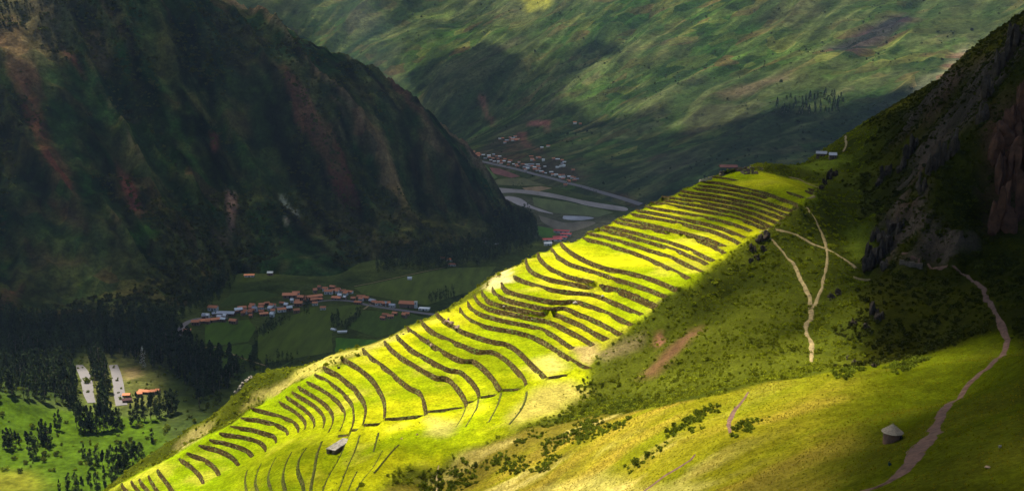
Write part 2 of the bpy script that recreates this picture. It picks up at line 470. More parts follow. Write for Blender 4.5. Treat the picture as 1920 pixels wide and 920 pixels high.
# ------------------------------------------------------------------ hillside: terraces, gully, near slope, crag
CTRL = [ # pixel, metres ahead
 (1672,828,185),(1760,760,205),(1640,918,148),(1740,820,172),(1820,740,220),(1880,660,262),(1870,600,285),(1840,540,330),(1750,491,375),(1690,479,395),
 (1900,920,125),(1920,840,142),(1920,760,175),(1920,680,215),(1500,920,168),(1300,920,200),(1130,920,235),(1000,920,262),(900,920,283),(800,920,300),
 (1550,820,205),(1400,820,222),(1250,840,240),(1100,840,272),(960,850,302),(1380,775,250),(1600,740,240),(1720,700,245),
 (1120,778,318),(1000,780,330),(880,830,315),
 (1250,757,285),(1400,724,272),(1520,698,282),(1640,681,290),(1740,657,294),(1860,614,283),
 # bed of the gully behind the brow and the scrub slope above it
 (1250,748,312),(1400,706,312),(1520,684,316),(1640,664,320),(1740,640,318),
 (1130,745,345),(1200,700,352),(1300,700,330),(1300,640,357),(1350,590,376),(1250,620,378),(1420,640,343),(1420,560,381),
 (1520,650,333),(1522,585,364),(1600,600,345),(1600,540,372),(1640,600,335),(1490,490,408),(1460,450,428),(1425,470,424),(1400,520,410),(1340,545,405),
 (1550,500,398),(1555,462,420),(1600,500,398),(1632,523,386),(1512,388,446),(1530,420,436),(1590,450,440),(1600,420,470),
 # crag on the right
 (1650,505,385),(1690,450,388),(1720,400,395),(1760,340,402),(1800,300,410),(1700,360,425),(1800,430,372),(1840,480,366),(1760,520,360),(1850,400,385),
 (1900,470,360),(1920,560,300),(1800,570,325),(1710,570,345),(1700,620,325),(1880,560,305),
 (1880,330,398),(1880,250,410),(1890,150,430),(1920,60,470),(1920,330,396),(1860,100,520),(1780,132,560),(1820,220,470),(1760,250,500),(1700,215,600),
 (1640,300,560),(1600,252,640),(1650,380,500),(1580,340,545),(1560,292,595),(1500,310,580),(1540,287,640),(1450,322,560),(1380,318,555),(1330,326,545),(1410,312,580),
 # outer slope left of the terraces
 (960,492,503),(890,545,485),(840,577,474),(700,648,460),(660,655,458),(590,680,458),(540,692,462),(480,705,470),(520,735,448),(450,755,452),(440,800,440),(360,800,455),(300,838,452),(340,850,440),(260,890,432),(240,880,445),(200,918,428),
]
P = [tuple(at_depth(*c)) for c in CTRL]
for top, base in FIX:
    k = max(1, len(top) // 6)
    for a, b in zip(top[::k], base[::k]): P.append(tuple((a + b) / 2))
# ground out of sight: behind the crest it falls to the valley, the near slope rises to the camera's own shoulder
for x, y, z in [(-170,480,185),(-110,510,200),(-50,520,225),(20,545,245),(80,580,265),(130,620,290),(180,690,310),
                (-210,480,140),(-150,560,110),(-60,600,110),(20,640,125),(110,700,170),(200,800,230),(-230,430,170),(-250,380,165),
                (-260,520,70),(-140,660,30),(0,740,30),(150,840,90),(300,900,300),(420,800,390),(500,600,470),(480,400,440),(400,300,380),(300,200,360),
                (200,60,372),(100,50,362),(0,50,345),(-80,120,310),(-120,200,285),(-160,280,262),(-220,300,215),(-130,330,250),(-260,180,230),(160,110,368)]:
    P.append((x, y, z))
hill_f = TPS(P, 1e-4)

X0, X1, Y0, Y1 = -330.0, 520.0, 20.0, 900.0
def jitter_grid(x0, x1, y0, y1, st, keep, j=0.35):
    xs, ys = np.meshgrid(np.arange(x0, x1, st), np.arange(y0, y1, st))
    xs = xs + rng.uniform(-j, j, xs.shape) * st; ys = ys + rng.uniform(-j, j, ys.shape) * st
    k = keep(xs, ys)
    return np.stack([xs[k], ys[k]], 1)
allfix = np.concatenate([np.r_[t[:, :2], b[:, :2]] for t, b in FIX])
kd = KDTree(len(allfix))
for i, p in enumerate(allfix): kd.insert((p[0], p[1], 0), i)
kd.balance()
def near_fix(P2): return np.array([kd.find((p[0], p[1], 0))[2] for p in P2])
fine = lambda x, y: (np.abs(x / y) < 0.62) & (y < 470) & (y > 110)
G1 = jitter_grid(X0, X1, Y0, Y1, 2.1, lambda x, y: fine(x, y) & ((y - 110) > 0))
G2 = jitter_grid(X0, X1, Y0, Y1, 3.2, lambda x, y: ~fine(x, y) & (np.abs(x / y) < 0.66) & (y > 90) & (y < 700))
G3 = jitter_grid(X0, X1, Y0, Y1, 9.0, lambda x, y: ~((np.abs(x / y) < 0.66) & (y > 90) & (y < 700)))
G = np.concatenate([G1, G2, G3])
dfix = near_fix(G)
G = G[dfix > 0.75]; dfix = dfix[dfix > 0.75]
verts2, edges2, zfix = [], [], []
for top, base in FIX:
    for L_ in (top, base):
        o_ = len(verts2)
        verts2 += [(p[0], p[1]) for p in L_]; zfix += [p[2] for p in L_]
        edges2 += [(o_ + k, o_ + k + 1) for k in range(len(L_) - 1)]
nfx = len(verts2)
verts2 += [tuple(p) for p in G]
cv, ce, cf, ov, oe, of_ = delaunay_2d_cdt([Vector(v) for v in verts2], edges2, [], 0, 1e-4)
VX = np.array([(v.x, v.y) for v in cv])
FT = np.array([f for f in cf if len(f) == 3], np.int32)
zz = hill_f(VX[:, 0], VX[:, 1])
isfix = np.zeros(len(VX), bool)
for i, o_ in enumerate(ov):
    for k in o_:
        if k < nfx:
            zz[i] = zfix[k]; isfix[i] = True
            break
dF = near_fix(VX)
free = (~isfix) & (dF < 14)
E = np.concatenate([FT[:, [0, 1]], FT[:, [1, 2]], FT[:, [2, 0]]])
E = np.unique(np.sort(E, 1), axis=0)
wE = 1.0 / (np.linalg.norm(VX[E[:, 0]] - VX[E[:, 1]], axis=1) + 0.1)
deg = np.bincount(E[:, 0], wE, len(VX)) + np.bincount(E[:, 1], wE, len(VX))
z_sm = zz.copy()
for it in range(160):
    s_ = np.bincount(E[:, 0], wE * zz[E[:, 1]], len(VX)) + np.bincount(E[:, 1], wE * zz[E[:, 0]], len(VX))
    zn = s_ / np.maximum(deg, 1e-9)
    zz = np.where(free, zn, zz)
HV = np.c_[VX, zz]
a_, b_, c_ = HV[FT[:, 0]], HV[FT[:, 1]], HV[FT[:, 2]]
nz = np.cross(b_ - a_, c_ - a_)[:, 2]
FT[nz < 0] = FT[nz < 0][:, ::-1]
hill = fast_mesh('hillside', HV, FT, M_HILL, np.full((len(HV), 3), 0.2))
tag(hill, kind='structure')

# ------------------------------------------------------------------ valley floor
xs = np.concatenate([np.linspace(-9000, -2000, 15)[:-1], np.arange(-2000, -800, 40.0), np.arange(-800, 100, 9.0), np.arange(100, 2001, 50.0), np.linspace(2000, 9000, 15)[1:]])
ys = np.concatenate([np.linspace(-3000, 500, 8)[:-1], np.arange(500, 850, 35.0), np.arange(850, 1750, 9.0), np.arange(1750, 5001, 50.0), np.linspace(5000, 14000, 19)[1:]])
XX, YY = np.meshgrid(xs, ys)
ZV = 16 * sstep(-420, -800, XX) * sstep(1500, 1000, YY) + 30 * np.exp(-((XX + 610) ** 2 + (YY - 1075) ** 2) / 60.0 ** 2)
valley = grid_mesh('valley_floor', xs, ys, ZV, M_VAL, np.tile((0.05, 0.07, 0.02), (XX.size, 1)))
tag(valley, kind='structure')

# ------------------------------------------------------------------ mountain on the left
CL = [(330,592,1580),(430,520,1860),(560,525,1850),(640,528,1845),(700,490,2010),(830,478,2075),(950,452,2230),(985,432,2380),
 (950,400,2330),(900,350,2320),(850,290,2310),(780,230,2305),(700,165,2300),(620,100,2320),(560,65,2350),(450,0,2400),(350,-60,2450),
 (0,550,1460),(150,560,1520),(0,400,1620),(0,200,1800),(0,0,2010),(200,100,2060),(200,300,1830),(200,450,1650),(400,200,2110),(400,350,1960),(400,450,1850),
 (300,500,1680),(500,300,2080),(500,420,1940),(600,200,2200),(600,300,2130),(600,420,2000),(700,300,2200),(700,400,2090),(800,330,2260),(800,420,2150),(880,420,2230),
 (-200,500,1400),(-200,200,1750),(-200,0,1900),(300,0,2220),(0,-150,2200),(200,-150,2350)]
PL = [tuple(at_depth(*c)) for c in CL]
PL += [(0, 2500, 60), (60, 2480, 0), (-100, 2600, 150), (-300, 2800, 170), (-700, 2800, 440), (-1200, 2800, 560), (-1500, 2200, 600), (-900, 1500, 70), (-1100, 1500, 110), (-750, 1420, 15), (60, 2350, -15), (-1600, 1600, 250), (-400, 3000, 100), (100, 2700, -40), (-800, 1300, -20), (-1300, 1300, 30)]
fL = TPS(PL, 1e-3)
xs = np.arange(-1500, 130, 5.0); ys = np.arange(1330, 2800, 6.0)
XX, YY = np.meshgrid(xs, ys)
ZL = fL(XX, YY)
# gullies and ribs run down the face
dn = np.array([0.72, -0.69])
ac = XX * dn[1] - YY * dn[0]; al = XX * dn[0] + YY * dn[1]
wob = 60 * fbm(XX / 260, YY / 260, 21, 3)
rg = ridged((ac + wob) / 190, al / 900, 11, 4, 0.55)
amp = sstep(5, 120, ZL)
LRG = rg
ZL = ZL + amp * (115 * (rg - 0.84) + 24 * fbm(XX / 75, YY / 75, 31, 4, 0.6)) 
bd = sstep(25, 55, ZL) # broken rock bands
ZL = ZL + bd * 15 * (ridged(XX / 55, YY / 55 , 41, 3) - 0.5)
mtnL = grid_mesh('mountain_left', xs, ys, ZL, M_MTN, np.full((XX.size, 3), 0.05))
tag(mtnL, kind='structure')
LXX, LYY, LZZ = XX, YY, ZL

# ------------------------------------------------------------------ mountain across the valley
CFm = [(860,276,4480),(930,300,3970),(1040,335,3330),(1120,360,3020),(1200,384,2760),(1260,400,2600),
 (900,200,5200),(900,100,5900),(900,0,6700),(900,-80,7400),(1050,250,4150),(1050,150,4900),(1050,50,5600),
 (1200,300,3350),(1200,200,4050),(1200,100,4750),(1200,0,5450),(1200,-80,6100),(1350,310,2800),(1400,200,3650),(1400,100,4300),(1400,0,4950),
 (1500,285,2750),(1600,200,3250),(1600,100,3850),(1600,0,4450),(1600,-80,5000),(1900,0,3950),(1900,60,3550),(1800,150,3100),(1900,-80,4500),(1750,120,3350),
 (600,0,7000),(700,100,6300),(800,180,5600),(500,-80,7600),(700,-80,7600),(700,200,5600),(2100,0,3600),(2100,100,3000),(300,0,7400),(300,150,6300)]
PF = [tuple(at_depth(*c)) for c in CFm]
PF += [(700, 2300, 0), (900, 2100, 20), (1300, 2300, 150), (1600, 2000, 200), (-300, 5000, -10), (-700, 5600, -20), (-1500, 6000, 0), (-3000, 6500, 100), (2600, 3000, 560), (3500, 3500, 900), (0, 9000, 1350), (-3000, 9000, 1300), (3500, 6000, 1500), (1500, 8000, 1500), (300, 2500, -30), (2000, 1500, 200)]
fF = TPS(PF, 1e-3)
xs = np.arange(-3600, 3600, 15.0); ys = np.arange(2000, 8600, 15.0)
XX, YY = np.meshgrid(xs, ys)
ZF = fF(XX, YY)
dn = np.array([-0.78, -0.62])
wob = 220 * fbm(XX / 900, YY / 900, 51, 3)
ac = XX * dn[1] - YY * dn[0] + wob; al = XX * dn[0] + YY * dn[1]
rg = ridged(ac / 700, al / 2600, 61, 5, 0.5)
amp = sstep(0, 260, ZF)
ZF = ZF + amp * (150 * (rg - 0.55) + 45 * fbm(XX / 300, YY / 300, 71, 4) + 14 * (ridged(ac / 120, al / 500, 81, 3) - 0.5))
FRG = rg
ac_, al_ = ac, al
mtnF = grid_mesh('mountain_across_valley', xs, ys, ZF, M_FAR, np.full((XX.size, 3), 0.08))
tag(mtnF, kind='structure')
FXX, FYY, FZZ = XX, YY, ZF

BV = {'hill': bvh_of(hill), 'left': bvh_of(mtnL), 'far': bvh_of(mtnF), 'valley': bvh_of(valley)}
ORG = Vector((0, 0, CAMZ))
def hit(px, py, only=None):
    """the place seen through a pixel: (point, which ground)"""
    best = None
    d = ray(px, py).normalized()
    for k, b in BV.items():
        if only and k not in only: continue
        h = b.ray_cast(ORG, d, 30000)
        if h[0] is not None and (best is None or h[3] < best[2]): best = (h[0], k, h[3])
    return best
def zat(x, y, only=None):
    best = None
    for k, b in BV.items():
        if only and k not in only: continue
        h = b.ray_cast(Vector((x, y, 5000)), Vector((0, 0, -1)), 9000)
        if h[0] is not None and (best is None or h[0].z > best): best = h[0].z
    return best if best is not None else 0.0
def hpx(px, py, only=('hill',)):
    for k in range(12):
        h = hit(px, py + 2 * k, only)
        if h: return h[0]
    return at_depth(px, py, 450)
def gpoly(pts, only=('hill',)): return np.array([tuple(hpx(a, b, only))[:2] for a, b in pts])
def lerp(a, b, t): return a + (b - a) * t[:, None]
C = lambda *c: np.array(c, float)[None]

# ------------------------------------------------------------------ land cover of the hillside
x, y, z = HV[:, 0], HV[:, 1], HV[:, 2]
hill.data.update()
vn = np.empty(len(HV) * 3, np.float32); hill.data.vertices.foreach_get('normal', vn); vn = vn.reshape(-1, 3)
slope = np.degrees(np.arccos(np.clip(vn[:, 2], -1, 1)))
n1 = fbm(x / 30, y / 30, 101, 4); n2 = fbm(x / 7, y / 7, 111, 3); n3 = fbm(x / 90, y / 90, 121, 3)
terr = soft(gpoly([(190,925),(300,868),(380,818),(430,797),(470,768),(500,745),(560,716),(610,690),(650,676),(720,640),(800,600),(862,572),(905,545),(962,492),(1050,452),(1180,397),(1290,347),(1335,324),(1420,320),(1530,345),(1528,372),(1440,430),(1375,470),(1280,540),(1200,600),(1120,665),(1108,690),(1090,740),(1050,775),(960,810),(860,850),(760,870),(700,925)]), x + 2 * n2, y + 2 * n1, 2.5)
near = soft(gpoly([(700,925),(860,850),(960,815),(1120,776),(1250,760),(1400,728),(1520,703),(1640,686),(1740,662),(1862,618),(1925,640),(1925,925)]), x + 3 * n2, y, 3)
col = lerp(C(.036, .044, .004), C(.066, .074, .006), sstep(-.4, .4, n1))                     # scrub
dry = np.clip(sstep(-.25, .45, fbm((x + y * .4) / 34, (y - x * .4) / 9, 131, 4)) + .25 * n3, 0, 1)
shaded_green = sstep(0.0, 0.12, x / y - 0.28 + 0.05 * n1)  # greener grass to the lower right, its colour also darkened to deepen cloud shade
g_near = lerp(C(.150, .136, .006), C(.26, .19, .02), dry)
g_near = lerp(g_near, C(.042, .058, .001), 0.85 * shaded_green)
pt = fbm((x + y * .5) / 70, (y - x * .5) / 22, 137, 4)
g_near = lerp(g_near, C(.11, .085, .012), .85 * (1 - .85 * shaded_green) * sstep(-.02, .30, pt)); g_near = lerp(g_near, C(.115, .125, .004), .7 * (1 - .85 * shaded_green) * sstep(-.10, -.42, pt)); g_near = lerp(g_near, C(.40, .32, .09), .6 * sstep(.25, .5, fbm((x + y * .3) / 40, (y - x * .3) / 8, 139, 3)) * sstep(.05, -.2, x / y - .28))
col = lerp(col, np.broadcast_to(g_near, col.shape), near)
crag_shade = sstep(.36, .40, x / y + .02 * n1) * (1 - near)
col = lerp(col, col * np.array([[.55, .5, .45]]), crag_shade)  # shade put into the ground colour on the crag side
lvl = np.searchsorted(-np.array(LIP_Z), -(z - 0.4))
tint = (_hash(lvl, lvl * 0, 5) - .5)[:, None]
g_ter = np.clip(lerp(C(.165, .205, .002), C(.315, .312, .005), sstep(-.3, .5, n1)) * (1 + .36 * tint) * np.array([1, 1 - .0, 1]), 0, 1)
g_ter = g_ter * (1 - .10 * sstep(-.5, .5, n3)[:, None]); g_ter = lerp(g_ter, C(.135, .205, .002), .6 * sstep(-40, -130, x))
g_ter = lerp(g_ter, C(.36, .31, .035), .5 * sstep(.15, .6, fbm(x / 14, y / 14, 141, 4)))
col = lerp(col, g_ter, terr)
def patch(pts, c, w, amt=1.0, only=('hill',)):
    global col
    m = soft(gpoly(pts, only), x + 2.0 * n2, y + 2.0 * n1, w) * amt
    col = lerp(col, np.broadcast_to(np.array(c, float)[None], col.shape), m)
patch([(930,500),(958,500),(960,530),(925,545),(905,540)], (.44, .36, .14), 2)
patch([(560,690),(640,652),(760,612),(770,617),(650,670),(590,705),(540,722)], (.36, .31, .06), 3, .8)
patch([(470,745),(540,712),(560,712),(500,745),(450,770)], (.33, .27, .07), 3, .7)
patch([(330,835),(370,800),(400,790),(370,825),(330,850)], (.31, .25, .08), 3, .7)
patch([(1000,730),(1070,712),(1100,735),(1040,775),(960,800),(960,770)], (.33, .26, .06), 4, .8)
patch([(985,690),(1040,660),(1060,690),(1030,705)], (.42, .34, .10), 4, .6)
patch([(1070,655),(1110,640),(1125,660),(1105,685),(1085,680)], (.32, .22, .09), 2, .8)
patch([(1120,662),(1160,640),(1210,625),(1195,648),(1140,675)], (.20, .14, .07), 3, .6)
patch([(1205,705),(1235,668),(1265,640),(1312,612),(1312,622),(1285,648),(1255,676),(1225,705)], (.17, .078, .042), 3.5, .8)
patch([(1220,640),(1240,622),(1242,640),(1228,655)], (.24, .10, .06), 1.2, .9)
patch([(800,775),(860,790),(840,820),(800,815)], (.42, .34, .10), 3, .5)
patch([(1580,430),(1625,420),(1630,480),(1600,490)], (.13, .16, .012), 4, .9)
patch([(1480,310),(1560,290),(1600,300),(1540,325)], (.12, .15, .012), 6, .9)
patch([(1340,905),(1200,915),(1130,885),(1000,920),(1300,925)], (.44, .37, .10), 4, .5)
# crag: rock where it is steep, russet on the big faces
rk = sstep(47, 60, slope + 10 * n2) * (1 - terr) * (1 - near)
red = soft(gpoly([(1845,200),(1925,180),(1925,400),(1900,430),(1855,425),(1850,330)]), x, y, 8)
rock = lerp(C(.042, .032, .022), C(.080, .058, .038), sstep(-.4, .4, n2))
rock = lerp(rock, C(.15, .055, .025), np.clip(red + .25 * sstep(0, .5, n1), 0, 1))
col = lerp(col, rock, rk)
col = lerp(col, C(.10, .055, .03) * np.ones((len(x), 1)), red * .5)
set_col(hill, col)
# relief: tussocks, hummocks and broken rock
me = hill.data
rough_amt = (1 - terr) * (1 - near)
dz = (0.10 * n2 + 0.05 * fbm(x / 2.5, y / 2.5, 151, 2)) * np.where(isfix, 0, 1) * terr
dz += near * (0.7 * n1 + 0.35 * n2)
crag = soft(gpoly([(1560,300),(1600,252),(1700,215),(1790,130),(1925,55),(1925,520),(1820,520),(1700,520),(1640,520),(1620,440)]), x, y, 12)
dz += rough_amt * (0.8 * n1 + 0.9 * n2) + crag * (7 * (ridged(x / 26, y / 26, 161, 4) - .5) + 3.5 * n2)
dz *= np.where(isfix, 0, 1)
HV[:, 2] += dz
me.vertices.foreach_set('co', HV.astype(np.float32).ravel())
me.update()
me.set_sharp_from_angle(angle=R(32))
BV['hill'] = bvh_of(hill)

# ------------------------------------------------------------------ terrace walls
def stone_mat():
    m, nt, b = new_mat('field_stone')
    L = nt.links.new
    at = N(nt, 'ShaderNodeAttribute', attribute_name='Col')
    geo = N(nt, 'ShaderNodeNewGeometry')
    no = N(nt, 'ShaderNodeTexNoise', i_Scale=2.5, i_Detail=5.0, i_Roughness=0.7)
    L(geo.outputs['Position'], no.inputs['Vector'])
    mr = N(nt, 'ShaderNodeMapRange'); mr.inputs['To Min'].default_value = .5; mr.inputs['To Max'].default_value = 1.5
    L(no.outputs['Fac'], mr.inputs['Value'])
    sc = N(nt, 'ShaderNodeVectorMath', operation='SCALE'); L(at.outputs['Color'], sc.inputs[0]); L(mr.outputs['Result'], sc.inputs['Scale'])
    L(sc.outputs['Vector'], b.inputs['Base Color'])
    b.inputs['Roughness'].default_value = .95; b.inputs['Specular IOR Level'].default_value = .1
    bp = N(nt, 'ShaderNodeBump', i_Strength=.7, i_Distance=.15); L(no.outputs['Fac'], bp.inputs['Height']); L(bp.outputs['Normal'], b.inputs['Normal'])
    return m
M_STONE = stone_mat()
ORD = ['first','second','third','fourth','fifth','sixth','seventh','eighth','ninth','tenth','eleventh','twelfth','thirteenth','fourteenth','fifteenth','sixteenth','seventeenth','eighteenth','nineteenth']
TENS = {2:'twenty',3:'thirty',4:'forty',5:'fifty',6:'sixty',7:'seventy',8:'eighty',9:'ninety'}
def ordinal(n):                              # 1 -> first
    if n > 100: return 'hundred and ' + ordinal(n - 100)
    if n < 20: return ORD[n - 1]
    t, u = divmod(n, 10)
    if u == 0: return TENS[t][:-1] + 'ieth'
    return TENS[t] + '-' + ORD[u - 1]

def build_wall(w, num):
    top, base, nr, h, s = w['top'], w['base'], w['nr'], w['h'], w['s']
    if w['kind'] == 'cross': col0 = np.array((.05, .038, .008))
    elif w['kind'] == 'low': col0 = np.array((.085, .088, .014))
    else: col0 = np.array((.056, .036, .008))
    n = len(top)
    nr3 = np.c_[nr, np.zeros(n)]
    f0 = base + nr3 * .05 - np.array((0, 0, .35)); f1 = top + nr3 * .10 + np.array((0, 0, .06)); b1 = top - nr3 * .45 + np.array((0, 0, .05)); b0 = b1 - np.array((0, 0, .8))
    V = np.concatenate([f0, f1, b1, b0]); i = np.arange(n - 1)
    Fq = np.concatenate([np.stack([i + a * n, i + 1 + a * n, i + 1 + b * n, i + b * n], 1) for a, b in ((0, 1), (1, 2), (2, 3), (3, 0))])
    core = fast_mesh('terrace_wall', V, Fq, M_STONE, np.tile(col0 * .5, (len(V), 1)), smooth=False)
    # stones in courses, each its own block
    SV, SF, SCc = [], [], []
    hm = float(np.max(h)); nc = max(1, int(round(hm / .52)))
    S = s[-1]
    lerpP = lambda A, t: np.array([np.interp(t, s, A[:, k]) for k in range(A.shape[1])])
    for c in range(nc):
        t = 0.0
        while t < S - .3:
            L_ = random.uniform(.6, 1.35); t1 = min(S, t + L_)
            hh = np.interp((t + t1) / 2, s, h)
            if hh * nc / hm > .35:
                pr = .16 + random.uniform(-.03, .09)
                v0, v1 = (c + .03) / nc, (c + .97) / nc
                if c == nc - 1: v1 += random.uniform(-.1, .16)
                if random.random() < .035: t = t1; continue
                k0 = len(SV)
                ins = .03
                for (tt, sg) in ((t + ins, 0), (t1 - ins, 1)):
                    tp = lerpP(top, tt); bs = lerpP(base, tt); nn = np.r_[lerpP(nr, tt), 0]
                    for v in (v0, v1):
                        p = bs + (tp - bs) * v
                        SV.append(p + nn * (pr + random.uniform(-.04, .04))); SV.append(p - nn * .1)
                SF += [(k0, k0 + 4, k0 + 6, k0 + 2), (k0 + 2, k0 + 6, k0 + 7, k0 + 3), (k0, k0 + 2, k0 + 3, k0 + 1), (k0 + 4, k0 + 5, k0 + 7, k0 + 6)]
                f = random.uniform(.55, 1.5); cc = col0 * f
                if random.random() < .14: cc = np.array((.12, .088, .034)) * random.uniform(.7, 1.2)
                elif random.random() < .12: cc = np.array((.09, .11, .02))
                SCc += [cc] * 8
            t = t1
    if SV:
        st = fast_mesh('stones', np.array(SV), np.array(SF), M_STONE, np.array(SCc), smooth=False, parent=core)
        tag(st, kind='stuff')
    return core
BIG = {16: 'dark stone terrace wall above the widest bright lawn, seventeenth from the top',
       27: 'long bushy-topped stone wall sweeping across the middle terraces, twenty-eighth from the top',
       0: 'topmost low stone terrace wall just below the ruins',
       54: 'lowest short stone terrace wall at the bottom-left end of the steps'}
for k, w in enumerate(WALLS):
    o = build_wall(w, k)
    if w['kind'] == 'low':
        tag(o, f"low mossy step of the worn lower terraces, {ordinal(w['idx'] + 1)} of those around the pale-roofed shelter", 'terrace wall', 'worn mossy steps round the shelter', 'thing')
    elif w['kind'] == 'upper':
        tag(o, ('short low wall directly below the maroon-roofed ruin', 'short low wall above the right end of the topmost terrace wall', 'short low wall below the upper path, lower one of two', 'short low wall below the upper path, upper one of two')[w['idx']], 'terrace wall', 'short low walls above the terraces', 'thing')
    elif w['kind'] == 'wallr':
        tag(o, 'tall stone terrace wall right of the diagonal ramp, below the widest lawn', 'terrace wall', 'curved stone walls of the terraced hillside', 'thing')
    elif w['kind'] == 'wall':
        i = w['idx']
        lab = BIG.get(i) or f"curved dry-stone terrace wall, {ordinal(i + 1)} counting down from the ruins"
        tag(o, lab, 'terrace wall', 'curved stone walls of the terraced hillside', 'thing')
    else:
        i = w['idx']
        tag(o, f"short straight stone step closing the near end of the {ordinal(i + 1)} terrace", 'stone wall', 'short cross walls at the terrace ends', 'thing')

# ------------------------------------------------------------------ footpaths
M_PATH = plain_mat('trodden_earth', (.115, .062, .042), .95, .55, .55, .6, .12)
M_PATH2 = plain_mat('pale_dusty_earth', (.235, .172, .075), .95, .55, .55, .6, .12)
M_ASPH = plain_mat('sunbleached_asphalt', (.135, .122, .125), .8, .12, .3, .1)
PATHS = []
def ribbon(name, pts, wid, mat, off=.12, step=2.0, rag=.18, only=('hill',), seed=1, cross=4, thin=1.0):
    if only == ('hill',): thin = .62; rag = .42
    """a strip of trodden or paved ground following the relief; wid in metres, one value or one for each point"""
    W = np.array(wid if hasattr(wid, '__len__') else [wid] * len(pts), float)
    P3 = np.array([tuple(hpx(a, b, only)) for a, b in pts])
    Q = catmull(np.c_[P3[:, :2], W], step)
    d = np.gradient(Q[:, :2], axis=0); d /= np.linalg.norm(d, axis=1)[:, None] + 1e-9
    nr = np.stack([d[:, 1], -d[:, 0]], 1)
    if only == ('hill',): PATHS.append((Q[:, :2], float(np.mean(W))))
    s = np.arange(len(Q)) * step
    Q[:, 2] *= thin
    wl = Q[:, 2] / 2 * (1 + rag * 2 * fbm(s / 5, s * 0 + seed, 201, 3)); wr = Q[:, 2] / 2 * (1 + rag * 2 * fbm(s / 5, s * 0 + seed, 211, 3))
    V = []
    for k in range(len(Q)):
        for j in range(cross + 1):
            f = j / cross
            p = Q[k, :2] + nr[k] * (-wl[k] + (wl[k] + wr[k]) * f)
            edge = 0 if 0 < j < cross else -.25
            V.append((p[0], p[1], zat(p[0], p[1], only) + off + edge))
    m = cross + 1
    Fq = [(k * m + j, k * m + j + 1, (k + 1) * m + j + 1, (k + 1) * m + j) for k in range(len(Q) - 1) for j in range(cross)]
    o = fast_mesh(name, np.array(V), np.array(Fq)[:, ::-1], mat)
    tag(o, kind='structure')
    return o
ribbon('footpath', [(1600,925),(1640,914),(1662,905),(1690,885),(1715,855),(1738,822),(1765,785),(1800,745),(1832,705),(1860,680),(1884,655),(1886,630),(1874,606),(1868,588),(1850,560),(1842,540),(1822,526),(1800,510),(1775,500),(1740,494)],
       [1.6,2.0,3.2,5.2,6.2,5.4,4.2,3.2,2.6,2.4,2.6,3.2,3.0,2.2,2.6,2.6,2.0,1.8,1.8,1.6], M_PATH, .18, seed=2)
ribbon('footpath', [(1725,489),(1710,482),(1690,476)], 2.0, M_PATH, .18, seed=3)
ribbon('footpath', [(1437,442),(1452,455),(1470,475),(1490,498),(1500,520),(1512,545),(1518,562),(1520,578)], [1.6,1.8,2.0,2.2,2.4,2.6,2.8,3.0], M_PATH2, .22, seed=4)
ribbon('footpath', [(1455,431),(1480,436),(1510,450),(1535,462),(1550,467),(1570,477),(1590,490),(1605,503)], [1.8,2,2,2,2.2,2.6,2.8,2.6], M_PATH2, .22, seed=5)
ribbon('footpath', [(1515,390),(1525,405),(1535,425),(1545,448),(1550,467),(1552,485),(1549,505),(1543,525),(1540,545),(1532,562),(1524,578)], [2.4,2.4,2.2,2,2,1.6,2.0,2.4,2.6,2.6,2.6], M_PATH2, .22, seed=6)
ribbon('footpath', [(1522,580),(1519,598),(1512,612),(1514,630),(1521,645),(1522,662),(1520,680)], [3.0,3.0,2.6,2.6,2.8,2.6,2.4], M_PATH2, .22, seed=7)
ribbon('footpath', [(1600,519),(1612,523),(1632,524)], [1.6,2.0,1.2], M_PATH2, .22, seed=8)
ribbon('footpath', [(1424,434),(1440,431),(1455,429)], [1.2,2.0,1.6], M_PATH2, .22, seed=9)
ribbon('footpath', [(1506,372),(1518,372),(1528,368)], [1.0,2.0,2.4], M_PATH2, .25, seed=10)
ribbon('footpath', [(1367,812),(1368,795),(1372,778),(1380,765),(1388,755),(1396,745),(1402,735)], [1.4,2.0,2.2,2.2,1.8,1.6,1.6], M_PATH, .16, seed=11)
ribbon('footpath', [(1205,922),(1225,908),(1250,890),(1275,875),(1295,862),(1303,852)], [2.2,2.0,1.8,1.8,1.6,.8], M_PATH, .16, seed=12)
ribbon('footpath', [(818,925),(820,905),(819,888),(823,872)], [1.2,1.3,1.0,.8], M_PATH2, .16, seed=13)
ribbon('footpath', [(1585,255),(1586,268),(1580,285)], [2.2,2.2,1.6], M_PATH2, .4, seed=14)
ribbon('footpath', [(1480,332),(1500,337),(1520,347),(1540,354)], 1.4, M_PATH2, .25, seed=15)
# ------------------------------------------------------------------ land cover of the mountains
x, y, z = LXX.ravel(), LYY.ravel(), LZZ.ravel()
n1 = fbm(x / 160, y / 160, 301, 4); n2 = fbm(x / 35, y / 35, 311, 3)
col = lerp(C(.015, .036, .009), C(.050, .052, .016), sstep(-.35, .4, n1 + .5 * n2))
rgf = LRG.ravel()
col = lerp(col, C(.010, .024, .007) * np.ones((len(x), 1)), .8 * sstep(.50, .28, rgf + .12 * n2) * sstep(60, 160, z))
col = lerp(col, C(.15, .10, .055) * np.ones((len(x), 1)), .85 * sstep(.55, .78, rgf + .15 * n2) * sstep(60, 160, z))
col = lerp(col, C(.075, .064, .024) * np.ones((len(x), 1)), .4 * sstep(.15, .5, fbm(x / 90, y / 40, 321, 3)))
_d = np.array([0.72, -0.69]); a1 = x * _d[1] - y * _d[0] + 14 * n2; a2 = x * _d[0] + y * _d[1]
st1 = fbm(a1 / 26, a2 / 190, 341, 3); st2 = fbm(x / 13, y / 13, 351, 3)
col = col * (1 + 1.1 * st1 + .7 * st2)[:, None].clip(.25, 2.4)
